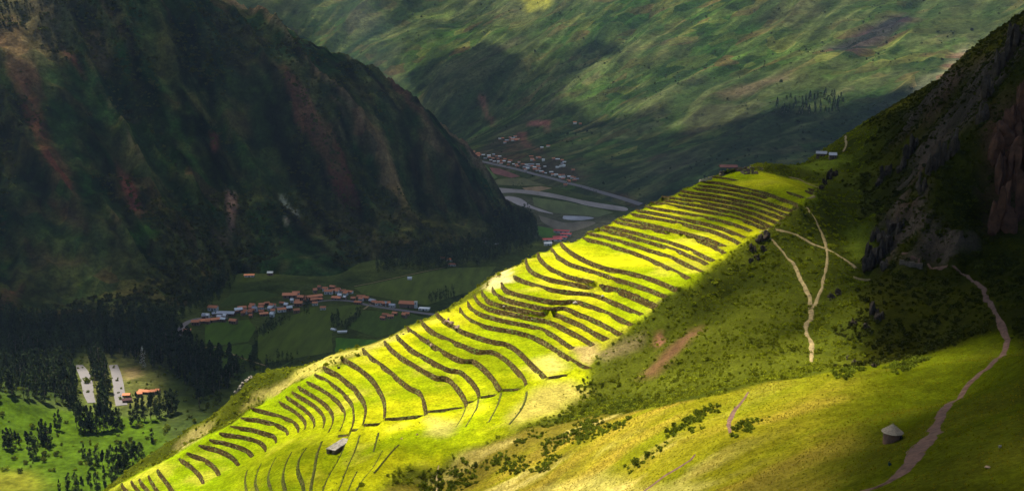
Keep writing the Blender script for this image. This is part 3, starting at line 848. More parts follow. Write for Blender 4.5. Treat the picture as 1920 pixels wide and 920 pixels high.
col = lerp(col, C(.13, .05, .035) * np.ones((len(x), 1)), .7 * sstep(.38, .6, fbm(a1 / 60, a2 / 420, 361, 3)) * sstep(60, 160, z))
def paint(pts, c, w, amt, only):
    global col
    m = soft(gpoly(pts, only), x + w * .8 * n2, y + w * .8 * n1, w) * amt
    col = lerp(col, np.broadcast_to(np.array(c, float)[None], col.shape), m)
Lo = ('left',)
paint([(-20,-20),(120,-20),(130,100),(90,130),(40,150),(-20,140)], (.13, .10, .05), 40, .7, Lo)
paint([(395,250),(407,252),(407,280),(398,282)], (.17, .05, .04), 6, .9, Lo)
paint([(425,360),(440,358),(445,385),(438,425),(430,440),(428,390)], (.28, .16, .13), 6, .8, Lo)
paint([(395,430),(430,428),(435,455),(405,458)], (.13, .08, .05), 10, .7, Lo)
paint([(523,365),(530,365),(562,405),(556,405)], (.36, .33, .28), 3, .9, Lo)
paint([(530,405),(536,405),(540,420),(535,420)], (.30, .28, .22), 3, .8, Lo)
paint([(120,90),(150,130),(160,150),(130,110)], (.17, .05, .045), 8, .7, Lo)
paint([(215,300),(240,330),(280,400),(268,405),(225,340)], (.16, .06, .045), 9, .75, Lo)
paint([(100,380),(150,405),(165,430),(120,405)], (.15, .06, .045), 9, .7, Lo)
paint([(60,480),(150,465),(160,490),(70,505)], (.085, .06, .03), 10, .8, Lo)
paint([(0,540),(40,535),(30,570),(0,580)], (.10, .045, .03), 10, .8, Lo)
paint([(230,420),(280,415),(300,440),(250,450)], (.03, .075, .01), 12, .8, Lo)
paint([(160,60),(200,50),(215,110),(170,120)], (.12, .08, .04), 12, .6, Lo)
paint([(210,40),(270,40),(265,48),(215,48)], (.11, .10, .045), 6, .7, Lo)
paint([(420,210),(465,200),(470,245),(430,260)], (.09, .065, .03), 14, .7, Lo)
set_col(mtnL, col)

x, y, z = FXX.ravel(), FYY.ravel(), FZZ.ravel()
n1 = fbm(x / 420, y / 420, 401, 4); n2 = fbm(x / 90, y / 90, 411, 3); n3 = fbm(x / 1100, y / 1100, 415, 3)
col = lerp(C(.042, .062, .020), C(.078, .092, .030), sstep(-.35, .35, n1 + .4 * n2))
col = lerp(col, C(.12, .115, .055) * np.ones((len(x), 1)), .6 * sstep(.52, .8, FRG.ravel() + .1 * n2))
col = lerp(col, C(.10, .075, .05) * np.ones((len(x), 1)), .45 * sstep(.2, .55, fbm(x / 260, y / 260, 421, 3)))
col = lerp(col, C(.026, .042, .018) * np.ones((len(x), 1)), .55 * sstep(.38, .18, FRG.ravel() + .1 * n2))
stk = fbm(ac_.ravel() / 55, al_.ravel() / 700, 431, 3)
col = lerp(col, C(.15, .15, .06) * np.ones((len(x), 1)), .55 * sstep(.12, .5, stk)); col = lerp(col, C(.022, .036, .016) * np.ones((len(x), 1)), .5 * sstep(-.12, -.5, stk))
# small tilled plots high on the slope and round the hamlets
cellx, celly = np.floor((x + .35 * y) / 95), np.floor((y - .35 * x) / 60)
pl = _hash(cellx, celly, 77); pc = _hash(cellx, celly, 78)[:, None]
plots = sstep(.05, .35, n3 + .5 * n1) * (pl > .45)
col = lerp(col, (1 - pc) * C(.10, .15, .035) + pc * C(.21, .18, .085), .6 * plots)
Fo = ('far',)
paint([(980,-10),(1040,-10),(1030,12),(985,15)], (.34, .30, .05), 40, .9, Fo)
paint([(770,25),(850,20),(840,38),(780,36)], (.19, .23, .06), 40, .6, Fo)
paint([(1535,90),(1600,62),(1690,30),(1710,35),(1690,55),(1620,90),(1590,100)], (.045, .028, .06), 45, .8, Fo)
paint([(1700,175),(1760,135),(1800,90),(1812,95),(1780,140),(1730,175)], (.34, .24, .19), 22, .7, Fo)
paint([(1330,180),(1480,130),(1480,150),(1380,190)], (.18, .11, .075), 45, .6, Fo)
paint([(898,180),(905,182),(935,235),(928,236)], (.30, .10, .085), 18, .9, Fo)
paint([(990,228),(1032,228),(1030,234),(1028,250),(1020,235),(992,236)], (.34, .12, .11), 14, .9, Fo)
paint([(970,248),(985,248),(985,262),(1020,285),(1010,288),(975,268)], (.26, .10, .085), 12, .8, Fo)
paint([(880,292),(930,262),(1000,265),(1100,330),(1100,345),(1000,322),(900,300)], (.11, .065, .055), 30, .6, Fo)
paint([(1090,345),(1190,375),(1195,384),(1100,352)], (.12, .05, .05), 15, .8, Fo)
paint([(880,365-60),(900,300),(960,318),(955,322)], (.11, .065, .055), 10, .5, Fo)
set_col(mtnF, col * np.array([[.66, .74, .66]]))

# ------------------------------------------------------------------ valley: fields, river, roads
x, y = np.array([v.co[:] for v in valley.data.vertices])[:, :2].T
n1 = fbm(x / 120, y / 120, 501, 4); n2 = fbm(x / 30, y / 30, 511, 3)
col = lerp(C(.028, .042, .010), C(.055, .070, .016), sstep(-.4, .4, n1))
Vo = ('valley',)
paint([(-40,740),(40,755),(140,768),(300,780),(310,830),(300,925),(-40,925)], (.040, .072, .003), 12, .9, Vo)
paint([(-40,880),(60,880),(90,910),(60,930),(-40,930)], (.13, .12, .012), 14, .7, Vo)
paint([(160,660),(330,650),(320,720),(300,760),(200,760),(140,740)], (.075, .075, .02), 10, .8, Vo)
paint([(225,690),(262,688),(265,705),(235,712)], (.16, .11, .05), 8, .7, Vo)
paint([(860,340),(1200,420),(1100,470),(950,430)], (.10, .095, .06), 30, .7, Vo)
paint([(-10,600),(150,640),(330,600),(450,690),(400,750),(330,770),(300,700),(330,655),(200,655),(140,665),(150,745),(60,745),(-10,735)], (.018, .028, .006), 10, .85, Vo)
set_col(valley, col)

def field(pts, c, name='field', off=.35, crop=14.0, stretch=6.0, ang=.3):
    m, nt, b = new_mat(name)
    L = nt.links.new
    geo = N(nt, 'ShaderNodeNewGeometry')
    mp = N(nt, 'ShaderNodeMapping'); mp.inputs['Rotation'].default_value = (0, 0, ang); mp.inputs['Scale'].default_value = (1 / crop, 1 / (crop * stretch), 1 / crop)
    L(geo.outputs['Position'], mp.inputs['Vector'])
    no = N(nt, 'ShaderNodeTexNoise', i_Scale=1.0, i_Detail=4.0, i_Roughness=.65); L(mp.outputs['Vector'], no.inputs['Vector'])
    rm = N(nt, 'ShaderNodeMapRange'); rm.inputs['From Min'].default_value = .3; rm.inputs['From Max'].default_value = .7
    rm.inputs['To Min'].default_value = .7; rm.inputs['To Max'].default_value = 1.35
    L(no.outputs['Fac'], rm.inputs['Value'])
    rgb = N(nt, 'ShaderNodeRGB'); rgb.outputs[0].default_value = (*c, 1)
    sc = N(nt, 'ShaderNodeVectorMath', operation='SCALE'); L(rgb.outputs[0], sc.inputs[0]); L(rm.outputs['Result'], sc.inputs['Scale'])
    L(sc.outputs['Vector'], b.inputs['Base Color']); b.inputs['Roughness'].default_value = .95; b.inputs['Specular IOR Level'].default_value = .1
    P2 = gpoly(pts, Vo)
    P2c = np.r_[P2, P2[:1]]
    Q = np.concatenate([P2c[i] + (P2c[i + 1] - P2c[i]) * np.linspace(0, 1, max(2, int(np.linalg.norm(P2c[i + 1] - P2c[i]) / 12)), endpoint=False)[:, None] for i in range(len(P2))]) if name == 'field' else catmull(P2c, 12.0)[:-1]
    Q = Q + 1.2 * np.stack([fbm(Q[:, 0] / 20, Q[:, 1] / 20, 521, 2), fbm(Q[:, 0] / 20, Q[:, 1] / 20, 531, 2)], 1)
    cv_, _, cf_, *_r = delaunay_2d_cdt([Vector(q) for q in Q], [], [list(range(len(Q)))], 1, 1e-3)
    V = [(v.x, v.y, zat(v.x, v.y, Vo) + off) for v in cv_]
    o = mesh_obj(name, V, [tuple(f) for f in cf_], m)
    if len(o.data.polygons) and o.data.polygons[0].normal.z < 0: o.data.flip_normals()
    tag(o, kind='structure'); o['label'] = ''; del o['label']
    return o
G_DK = (.040, .062, .014)
field([(409,576),(434,550),(493,545),(526,553),(472,566)], (.036, .060, .006))
field([(385,607),(466,599),(480,615),(466,640),(409,648),(385,643)], (.050, .090, .006))
field([(484,621),(520,605),(580,578),(675,571),(667,586),(626,613),(622,626),(624,659),(493,682),(484,670)], (.062, .088, .007), ang=.5)
field([(382,655),(466,644),(478,650),(464,674),(428,692),(388,682)], (.045, .080, .006))
field([(682,582),(759,585),(807,598),(742,624),(705,632),(652,614)], (.046, .078, .006), ang=.1)
field([(630,633),(699,637),(721,639),(628,660)], (.050, .13, .006), ang=.9)
field([(664,540),(835,503),(930,500),(900,540),(800,572),(682,552)], (.070, .095, .010), ang=.2)
field([(430,700),(520,690),(560,670),(480,720)], (.045, .075, .010))
t8 = lambda p: T(840, 220, 3.5375, p)
field(t8([(130,330),(250,320),(280,352),(330,400),(240,440)]), (.075, .12, .022), crop=30)
field(t8([(275,332),(480,360),(520,385),(420,402),(300,372)]), (.17, .065, .055), crop=30)
field(t8([(330,410),(560,400),(700,440),(640,450),(490,455),(260,445)]), (.10, .10, .035), crop=30)
field(t8([(490,468),(620,457),(690,471),(600,492),(520,487)]), (.24, .16, .08), crop=30, off=.6)
field(t8([(560,530),(800,562),(1100,630),(1000,660),(700,632),(570,582)]), (.095, .115, .035), crop=40)
field(t8([(590,720),(700,740),(720,790),(640,812),(590,772)]), (.060, .14, .014), crop=30)
GRAV = (.27, .235, .22)
field(t8([(255,462),(420,475),(560,488),(700,508),(860,545),(1000,570),(1180,600),(1160,622),(950,592),(800,555),(640,525),(450,502),(290,502)]), GRAV, 'river', .8, 60, 6, .6)
field(t8([(340,542),(400,525),(480,540),(560,590),(700,640),(610,626),(560,608),(480,588),(410,562)]), (.32, .28, .27), 'river', .9, 60, 6, .6)
field(t8([(765,655),(900,658),(970,670),(880,684),(770,677)]), (.33, .33, .36), 'river', 1.0, 60)
field(t8([(600,650),(780,700),(880,690),(980,700),(800,760),(640,705)]), (.15, .13, .09), 'gravel_flat', .55, 40)
ribbon('road', [(857,276.5),(860,282),(866,289),(882,297.5),(925,308),(967,317.5),(1010,329),(1052,340),(1094,351),(1137,364),(1202,384)], 15, M_ASPH, 1.6, 20, .02, ('valley', 'far'), 21)
ribbon('road', [(148,684),(153,692),(160,706),(164,722),(166,738),(172,755)], [8,12,13.5,13.5,12,9], M_ASPH, .6, 6, .02, Vo, 22)
ribbon('road', [(212,684),(217,698),(221,716),(224,738),(228,760)], [11,12,13,13.5,13.5], M_ASPH, .6, 6, .02, Vo, 23)
ribbon('road', [(333,630),(341,614),(356,602),(385,595),(430,588),(480,581),(530,575),(575,569),(620,563),(660,565),(690,572),(740,580),(815,590)], [11,11,11,9,9,9,8,8,8,9,10,11,12], M_ASPH, .8, 8, .03, Vo, 24)
ribbon('track', [(682,580),(690,574),(698,568)], 4, M_PATH2, .8, 6, .1, Vo, 25)
ribbon('track', [(423,658),(455,672),(500,686)], 3.0, M_PATH2, .8, 6, .1, Vo, 26)
ribbon('track', [(384,652),(412,650)], 3.0, M_PATH2, .8, 6, .1, Vo, 27)
ribbon('track', [(664,537),(700,530),(760,517),(835,501)], 3.0, M_PATH2, .8, 8, .1, Vo, 28)
# ------------------------------------------------------------------ plants
def leaf_mat(name, c, rnd=.45, trans=.25):
    m, nt, b = new_mat(name)
    L = nt.links.new
    oi = N(nt, 'ShaderNodeObjectInfo')
    at = N(nt, 'ShaderNodeAttribute', attribute_name='Col')
    mr = N(nt, 'ShaderNodeMapRange'); mr.inputs['To Min'].default_value = 1 - rnd; mr.inputs['To Max'].default_value = 1 + rnd
    L(oi.outputs['Random'], mr.inputs['Value'])
    rgb = N(nt, 'ShaderNodeRGB'); rgb.outputs[0].default_value = (*c, 1)
    ml = N(nt, 'ShaderNodeVectorMath', operation='MULTIPLY'); L(rgb.outputs[0], ml.inputs[0]); L(at.outputs['Color'], ml.inputs[1])
    sc = N(nt, 'ShaderNodeVectorMath', operation='SCALE'); L(ml.outputs['Vector'], sc.inputs[0]); L(mr.outputs['Result'], sc.inputs['Scale'])
    L(sc.outputs['Vector'], b.inputs['Base Color'])
    b.inputs['Roughness'].default_value = .8; b.inputs['Specular IOR Level'].default_value = .02
    tl = N(nt, 'ShaderNodeBsdfTranslucent'); L(sc.outputs['Vector'], tl.inputs['Color'])
    mx = N(nt, 'ShaderNodeMixShader'); mx.inputs[0].default_value = trans
    L(b.outputs[0], mx.inputs[1]); L(tl.outputs[0], mx.inputs[2]); L(mx.outputs[0], nt.nodes['Material Output'].inputs['Surface'])
    return m
M_SHRUB = leaf_mat('shrub_leaves', (.23, .25, .012))
M_BUSH = leaf_mat('dark_bush_leaves', (.125, .150, .011))
M_TUSS = leaf_mat('dry_grass_blades', (.27, .205, .02), .3, .6)
M_TUSG = leaf_mat('green_grass_blades', (.18, .18, .004), .3, .6)
M_EUC = leaf_mat('eucalyptus_leaves', (.034, .050, .017), .4, .15)
M_PINE = leaf_mat('conifer_needles', (.022, .040, .020), .3, .1)
M_PALE = leaf_mat('pale_leaves', (.42, .42, .34), .2, .2)
M_BARK = plain_mat('bark', (.20, .15, .10), .9, .3, 1.5, .4)

def cards(centers, size, r, up=.35, aspect=1.0):
    """many small leaf sprays, each a bent quad, at random attitudes"""
    n = len(centers)
    d = r.normal(size=(n, 3)); d[:, 2] = np.abs(d[:, 2]) * up + d[:, 2] * (1 - up)
    d /= np.linalg.norm(d, axis=1)[:, None]
    t = np.cross(d, r.normal(size=(n, 3))); t /= np.linalg.norm(t, axis=1)[:, None] + 1e-9
    b = np.cross(d, t)
    s = size * r.uniform(.6, 1.35, (n, 1))
    V = np.stack([centers - t * s - b * s * aspect * .5, centers + t * s * .9 - b * s * aspect * .6, centers + t * s + b * s * aspect * .5 + d * s * .3, centers - t * s * .8 + b * s * aspect * .6 - d * s * .2], 1).reshape(-1, 3)
    Fq = np.arange(n * 4).reshape(n, 4)
    return V, Fq
def blob_points(n, r, lobes):
    k = r.integers(0, len(lobes), n)
    c = np.array([l[:3] for l in lobes])[k]; rad = np.array([l[3:] for l in lobes])[k]
    p = r.normal(size=(n, 3)); p /= np.linalg.norm(p, axis=1)[:, None]
    p *= r.uniform(.55, 1.08, (n, 1))
    return c + p * rad, p
PLANTS = bpy.data.collections.new('plant_sources')
def src(name, V, Fq, mat, col, coll):
    o = fast_mesh(name, V, Fq, mat, col, smooth=False)
    COL.objects.unlink(o); coll.objects.link(o)
    return o
def make_coll(name): return bpy.data.collections.new(name)
def shrub_set(name, mat, n, size, variants, flat=.75):
    co = make_coll(name)
    for v in range(variants):
        r = np.random.default_rng(900 + v)
        lobes = []
        for k in range(r.integers(3, 6)):
            a = r.uniform(0, 6.28); q = r.uniform(0, .38)
            h = r.uniform(.22, .55) * flat
            lobes.append((q * math.cos(a), q * math.sin(a), h, r.uniform(.2, .36), r.uniform(.2, .36), r.uniform(.2, .36) * flat))
        P_, d_ = blob_points(n, r, lobes)
        P_[:, 2] = np.maximum(P_[:, 2], .02)
        V, Fq = cards(P_, size, r)
        c = np.repeat(r.uniform(.65, 1.35, n), 4)[:, None] * np.ones((1, 3))
        src(name, V, Fq, mat, c, co)
    return co
def tuft_set(name, mat, blades, variants):
    co = make_coll(name)
    for v in range(variants):
        r = np.random.default_rng(950 + v)
        V, Fq = [], []
        for k in range(blades):
            a = r.uniform(0, 6.28); q = r.uniform(0, .35); ln = r.uniform(.5, 1.0); sp = r.uniform(.1, .55)
            bx, by = q * math.cos(a), q * math.sin(a)
            tx, ty = bx + sp * math.cos(a), by + sp * math.sin(a)
            w = .09
            px_, py_ = -math.sin(a) * w, math.cos(a) * w
            i0 = len(V)
            V += [(bx - px_, by - py_, -.1), (bx + px_, by + py_, -.1), (tx, ty, ln)]
            Fq.append((i0, i0 + 1, i0 + 2))
        c = np.repeat(r.uniform(.7, 1.3, blades), 3)[:, None] * np.ones((1, 3))
        src(name, np.array(V), np.array(Fq), mat, c, co)
    return co
C_SHRUB = shrub_set('shrub', M_SHRUB, 95, .085, 5)
C_BUSH = shrub_set('bush', M_BUSH, 110, .085, 4)
C_FARB = shrub_set('far_bush', leaf_mat('far_bush_leaves', (.045, .06, .022)), 60, .11, 3)
C_DARK = shrub_set('dark_shaded_shrub', leaf_mat('dark_shaded_leaves', (.055, .060, .008)), 95, .085, 4)  # leaf colour darkened to deepen the crag's shade; left mountain shrubs share it
C_TUSS = tuft_set('dry_tuft', M_TUSS, 12, 4)
C_TUSG = tuft_set('green_tuft', M_TUSG, 12, 4)

def scatter(name, P, scale, coll, label=None):
    n = len(P)
    me = bpy.data.meshes.new(name)
    me.vertices.add(n); me.vertices.foreach_set('co', np.asarray(P, np.float32).ravel())
    for nm, ty, arr in (('size', 'FLOAT', np.asarray(scale, np.float32)), ('turn', 'FLOAT', rng.uniform(0, 6.28, n).astype(np.float32)), ('pick', 'INT', rng.integers(0, 50, n).astype(np.int32))):
        a = me.attributes.new(nm, ty, 'POINT'); a.data.foreach_set('value', arr)
    o = bpy.data.objects.new(name, me); COL.objects.link(o)
    ng = bpy.data.node_groups.new(name, 'GeometryNodeTree')
    ng.interface.new_socket('Geometry', in_out='INPUT', socket_type='NodeSocketGeometry')
    ng.interface.new_socket('Geometry', in_out='OUTPUT', socket_type='NodeSocketGeometry')
    gi = ng.nodes.new('NodeGroupInput'); go = ng.nodes.new('NodeGroupOutput')
    ip = ng.nodes.new('GeometryNodeInstanceOnPoints'); ip.inputs['Pick Instance'].default_value = True
    ci = ng.nodes.new('GeometryNodeCollectionInfo'); ci.inputs['Collection'].default_value = coll; ci.inputs['Separate Children'].default_value = True; ci.inputs['Reset Children'].default_value = True
    def att(nm, ty):
        a = ng.nodes.new('GeometryNodeInputNamedAttribute'); a.data_type = ty; a.inputs['Name'].default_value = nm
        return a.outputs['Attribute']
    cx = ng.nodes.new('ShaderNodeCombineXYZ'); er = ng.nodes.new('FunctionNodeEulerToRotation')
    L = ng.links.new
    L(att('turn', 'FLOAT'), cx.inputs['Z']); L(cx.outputs[0], er.inputs[0]); L(er.outputs[0], ip.inputs['Rotation'])
    L(att('size', 'FLOAT'), ip.inputs['Scale']); L(att('pick', 'INT'), ip.inputs['Instance Index'])
    L(gi.outputs[0], ip.inputs['Points']); L(ci.outputs[0], ip.inputs['Instance']); L(ip.outputs[0], go.inputs[0])
    md = o.modifiers.new('scatter', 'NODES'); md.node_group = ng
    tag(o, label, kind='stuff')
    return o

def ground_pts(n, x0, x1, y0, y1, keep):
    xs = rng.uniform(x0, x1, n); ys = rng.uniform(y0, y1, n)
    k = (np.abs(xs / ys) < .60)
    xs, ys = xs[k], ys[k]
    k = rng.random(len(xs)) < keep(xs, ys)
    xs, ys = xs[k], ys[k]
    return np.array([(a, b, zat(a, b, ('hill',))) for a, b in zip(xs, ys)])
POLY_T = gpoly([(190,925),(300,868),(380,818),(430,797),(470,768),(500,745),(560,716),(610,690),(650,676),(720,640),(800,600),(862,572),(905,545),(962,492),(1050,452),(1180,397),(1290,347),(1335,324),(1420,320),(1530,345),(1528,372),(1440,430),(1375,470),(1280,540),(1200,600),(1120,665),(1108,690),(1090,740),(1050,775),(960,810),(860,850),(760,870),(700,925)])
POLY_N = gpoly([(700,925),(860,850),(960,815),(1120,776),(1250,760),(1400,728),(1520,703),(1640,686),(1740,662),(1862,618),(1925,640),(1925,925)])
def off_paths(x, y):
    m = np.ones(x.shape)
    for P2, w in PATHS:
        m *= segdist(P2[::2], x, y) > w * .42
    return m
def k_scrub(x, y):
    m = (1 - soft(POLY_T, x, y, 2)) * (1 - soft(POLY_N, x, y, 2))
    d = .25 + .75 * sstep(-.35, .25, fbm(x / 14, y / 14, 701, 3))
    grassy = soft(gpoly([(1580,430),(1625,420),(1630,480),(1600,490)]), x, y, 5) + soft(gpoly([(1480,310),(1560,290),(1600,300),(1540,325)]), x, y, 5)
    scar = soft(gpoly([(1205,705),(1235,668),(1265,640),(1312,612),(1312,622),(1285,648),(1255,676),(1225,705)]), x, y, 1)
    crest = 1 - .75 * soft(gpoly([(540,700),(660,652),(960,490),(965,510),(870,575),(660,665),(560,715),(470,760),(300,850),(250,890),(280,850)]), x, y, 3)
    return m * d * off_paths(x, y) * np.clip(1 - .9 * grassy - scar, 0, 1) * crest * np.clip(.35 + .65 * sstep(700, 420, y) + .5 * (x / y > .36), 0, 1)
P_ = ground_pts(120000, -260, 420, 250, 720, k_scrub)
sz = rng.gamma(2.6, .34, len(P_)) + .35
P_[:, 2] -= .12 * sz
kids = np.repeat(np.arange(len(P_)), 2); dxy = rng.normal(0, 1.3, (len(kids), 2)); g_ = .5
nn_ = np.array([BV['hill'].ray_cast(Vector((p[0], p[1], 5000)), Vector((0, 0, -1)), 9000)[1][:] for p in P_]); gx, gy = -nn_[:, 0] / np.maximum(nn_[:, 2], .3), -nn_[:, 1] / np.maximum(nn_[:, 2], .3)
K_ = np.c_[P_[kids, :2] + dxy, P_[kids, 2] + gx[kids] * dxy[:, 0] + gy[kids] * dxy[:, 1] - .12]
k_ = off_paths(K_[:, 0], K_[:, 1]) > 0
P_ = np.r_[P_, K_[k_]]; sz = np.r_[sz, rng.uniform(.35, .8, int(k_.sum()))]
crag_shaded = P_[:, 0] / P_[:, 1] > .37 + .03 * fbm(P_[:, 0] / 20, P_[:, 1] / 20, 751, 2)  # crag side, where the scrub takes the shade-darkened leaf colour
scatter('scrub_undergrowth', P_[~crag_shaded], np.clip(sz, .4, 3.2)[~crag_shaded], C_SHRUB)
scatter('shade_darkened_undergrowth', P_[crag_shaded], np.clip(sz * 1.2, .4, 3.6)[crag_shaded], C_DARK)
# dark bush belts on the near slope and in the bed of the gully
BELTS = [[(1018,798),(1050,782),(1090,768),(1108,750),(1088,722),(1098,710),(1120,730),(1122,752),(1105,772),(1060,785),(1030,800)],
         [(1080,800),(1110,782),(1125,795),(1115,820),(1090,828),(1078,818)], [(1010,842),(1040,818),(1068,812),(1062,828),(1020,852)],
         [(1243,815),(1270,795),(1320,768),(1332,762),(1330,775),(1290,800),(1262,815)], [(1110,805),(1150,800),(1170,790),(1175,800),(1130,815)],
         [(910,862),(945,850),(975,862),(985,880),(960,888),(920,880)], [(795,905),(810,880),(860,868),(900,880),(890,905),(840,922),(795,922)],
         [(1380,805),(1400,790),(1418,785),(1410,800),(1385,815)], [(960,830),(1000,812),(1010,816),(970,836)], [(1130,758),(1200,748),(1212,762),(1140,775)],
         [(1000,880),(1030,858),(1045,862),(1010,890)], [(1190,870),(1230,842),(1245,838),(1215,866)],[(1200,862),(1222,850),(1226,854),(1205,868)],
         [(1570,700),(1600,690),(1610,694),(1580,708)], [(1670,690),(1720,670),(1722,676),(1690,696)], [(1310,800),(1300,808),(1292,806),(1302,798)]]
def k_belt(x, y):
    m = np.zeros(x.shape)
    for b in BELTS: m = np.maximum(m, soft(gpoly(b), x + 2 * fbm(x / 5, y / 5, 711, 2), y, 3.5))
    return m * .6
P_ = ground_pts(60000, -90, 140, 190, 360, k_belt)
sz = rng.gamma(3.0, .33, len(P_)) + .4
P_[:, 2] -= .1 * sz
scatter('bush_undergrowth', P_, np.clip(sz, .4, 2.6), C_BUSH)
# odd shrubs and weeds on the terraces, thickest along the wall tops
wp = []
for w in WALLS:
    t = w['top']; dens = .30 if w['idx'] == 27 else (.07 if w['idx'] > 34 else .035)
    for p, nn in zip(t, w['nr']):
        if random.random() < dens: wp.append((p[0] - nn[0] * random.uniform(-.2, .5), p[1] - nn[1] * random.uniform(-.2, .5), p[2] - .05, random.uniform(.35, .95)))
for t, nr_ in STEPW:
    for p in t:
        if random.random() < .28: wp.append((p[0] + nr_[0, 0] * random.uniform(0, .8), p[1] + nr_[0, 1] * random.uniform(0, .8), p[2] - .3, random.uniform(.4, .9)))
for p in ground_pts(2600, -200, 160, 280, 540, lambda x, y: soft(POLY_T, x, y, 3) * sstep(.2, .7, fbm(x / 20, y / 20, 721, 3) + .35 * (y < 350))): wp.append((*p, random.uniform(.25, .7)))
wp = np.array(wp)
scatter('terrace_weeds', wp[:, :3], wp[:, 3], C_BUSH)
# grass tussocks: straw on the near slope, green on the terraces
P_ = ground_pts(105000, -90, 250, 118, 330, lambda x, y: soft(POLY_N, x, y, 2) * off_paths(x, y) * sstep(-.35, .35, fbm((x + y * .4) / 34, (y - x * .4) / 9, 131, 4)) * (.25 + .75 * (1 - sstep(0, .12, x / y - .28))))
scatter('dry_grass', P_, rng.uniform(.15, .42, len(P_)), C_TUSS)
P_ = ground_pts(26000, -90, 250, 118, 330, lambda x, y: soft(POLY_N, x, y, 2) * off_paths(x, y) * .8)
scatter('green_grass', P_, rng.uniform(.18, .45, len(P_)), C_TUSG)

# ------------------------------------------------------------------ trees
def eucalyptus_meshes(v, mat, n=420, slim=1.0):
    """a tree one metre high: bent tapering trunk with limbs, and an uneven open crown of leaf sprays"""
    r = np.random.default_rng(1000 + v)
    TV, TF = [], []
    def tube(pts, rads, k=5):
        i0 = len(TV)
        for p, q in zip(pts, rads):
            for j in range(k):
                a = 6.283 * j / k
                TV.append((p[0] + q * math.cos(a), p[1] + q * math.sin(a), p[2]))
        for a in range(len(pts) - 1):
            for j in range(k): TF.append((i0 + a * k + j, i0 + a * k + (j + 1) % k, i0 + (a + 1) * k + (j + 1) % k, i0 + (a + 1) * k + j))
    bend = r.uniform(-.05, .05, 2)
    ax = lambda h: np.array((bend[0] * h * h, bend[1] * h * h, h))
    hs = np.linspace(-.03, .93, 8)
    tube([ax(h) for h in hs], .014 * (1 - .85 * np.clip(hs, 0, 1)))
    lobes = []
    for k in range(r.integers(15, 20)):
        h = r.uniform(.10, .95); a = r.uniform(0, 6.28)
        q = slim * (.012 + .075 * math.sin(min(1, (1.02 - h) / .85) * 2.3)) * r.uniform(.4, 1.1)
        c = ax(h) + np.array((q * math.cos(a), q * math.sin(a), .03))
        tube([ax(h - .06), c], [.005, .002], 4)
        s = r.uniform(.035, .062) * slim * (1.15 - .5 * h)
        lobes.append((*c, s, s, s * r.uniform(1.5, 2.6)))
    lobes.append((*ax(.95), .03, .03, .07))
    P_, d_ = blob_points(n, r, lobes)
    V, Fq = cards(P_, .019, r, .3, 1.3)
    c = np.repeat(r.uniform(.55, 1.5, n), 4)[:, None] * np.ones((1, 3))
    tm = fast_mesh('trunk', np.array(TV), np.array(TF), M_BARK, smooth=True); cm = fast_mesh('crown', V, Fq, mat, c, smooth=False)
    out = (tm.data, cm.data)
    for o in (tm, cm): bpy.data.objects.remove(o)
    return out
def conifer_meshes(v):
    r = np.random.default_rng(1100 + v)
    TV, TF = [], []
    for k, (h, q) in enumerate(((-.03, .02), (.95, .003))):
        for j in range(5): TV.append((q * math.cos(j * 1.2566), q * math.sin(j * 1.2566), h))
    TF = [(j, (j + 1) % 5, 5 + (j + 1) % 5, 5 + j) for j in range(5)]
    n = 180
    h = r.uniform(.12, 1.0, n) ** .8; a = r.uniform(0, 6.28, n); q = .20 * (1.03 - h) * r.uniform(.4, 1.05, n) + .01
    P_ = np.stack([q * np.cos(a), q * np.sin(a), h], 1)
    V, Fq = cards(P_, .035, r, .6)
    c = np.repeat(r.uniform(.6, 1.4, n), 4)[:, None] * np.ones((1, 3))
    tm = fast_mesh('trunk', np.array(TV), np.array(TF), M_BARK); cm = fast_mesh('crown', V, Fq, M_PINE, c, smooth=False)
    out = (tm.data, cm.data)
    for o in (tm, cm): bpy.data.objects.remove(o)
    return out
EUC = [eucalyptus_meshes(v, M_EUC, 760, 1.0 + .25 * (v % 3)) for v in range(6)]
CON = [conifer_meshes(v) for v in range(4)]
PALE = eucalyptus_meshes(40, M_PALE, 150, 1.5)
def plant_tree(name, meshes, p, h, label, group, wide=1.0):
    e = bpy.data.objects.new(name, None); COL.objects.link(e)
    e.location = p; e.rotation_euler = (0, 0, random.uniform(0, 6.28)); e.scale = (h * wide, h * wide, h); e.empty_display_size = .1
    for nm, me in zip(('trunk', 'crown'), meshes):
        o = bpy.data.objects.new(nm, me); COL.objects.link(o); o.parent = e
    tag(e, label, 'tree', group)
    return e
def tree_px(name, meshes, px, py, hpx_, label, group, only, wide=1.0):
    h = hit(px, py, only)
    if h is None: return None
    D = h[0].y
    return plant_tree(name, meshes, (h[0].x, h[0].y, h[0].z - .2), hpx_ * D / F_PX * 1.03, label, group, wide)
VL = ('valley', 'left')
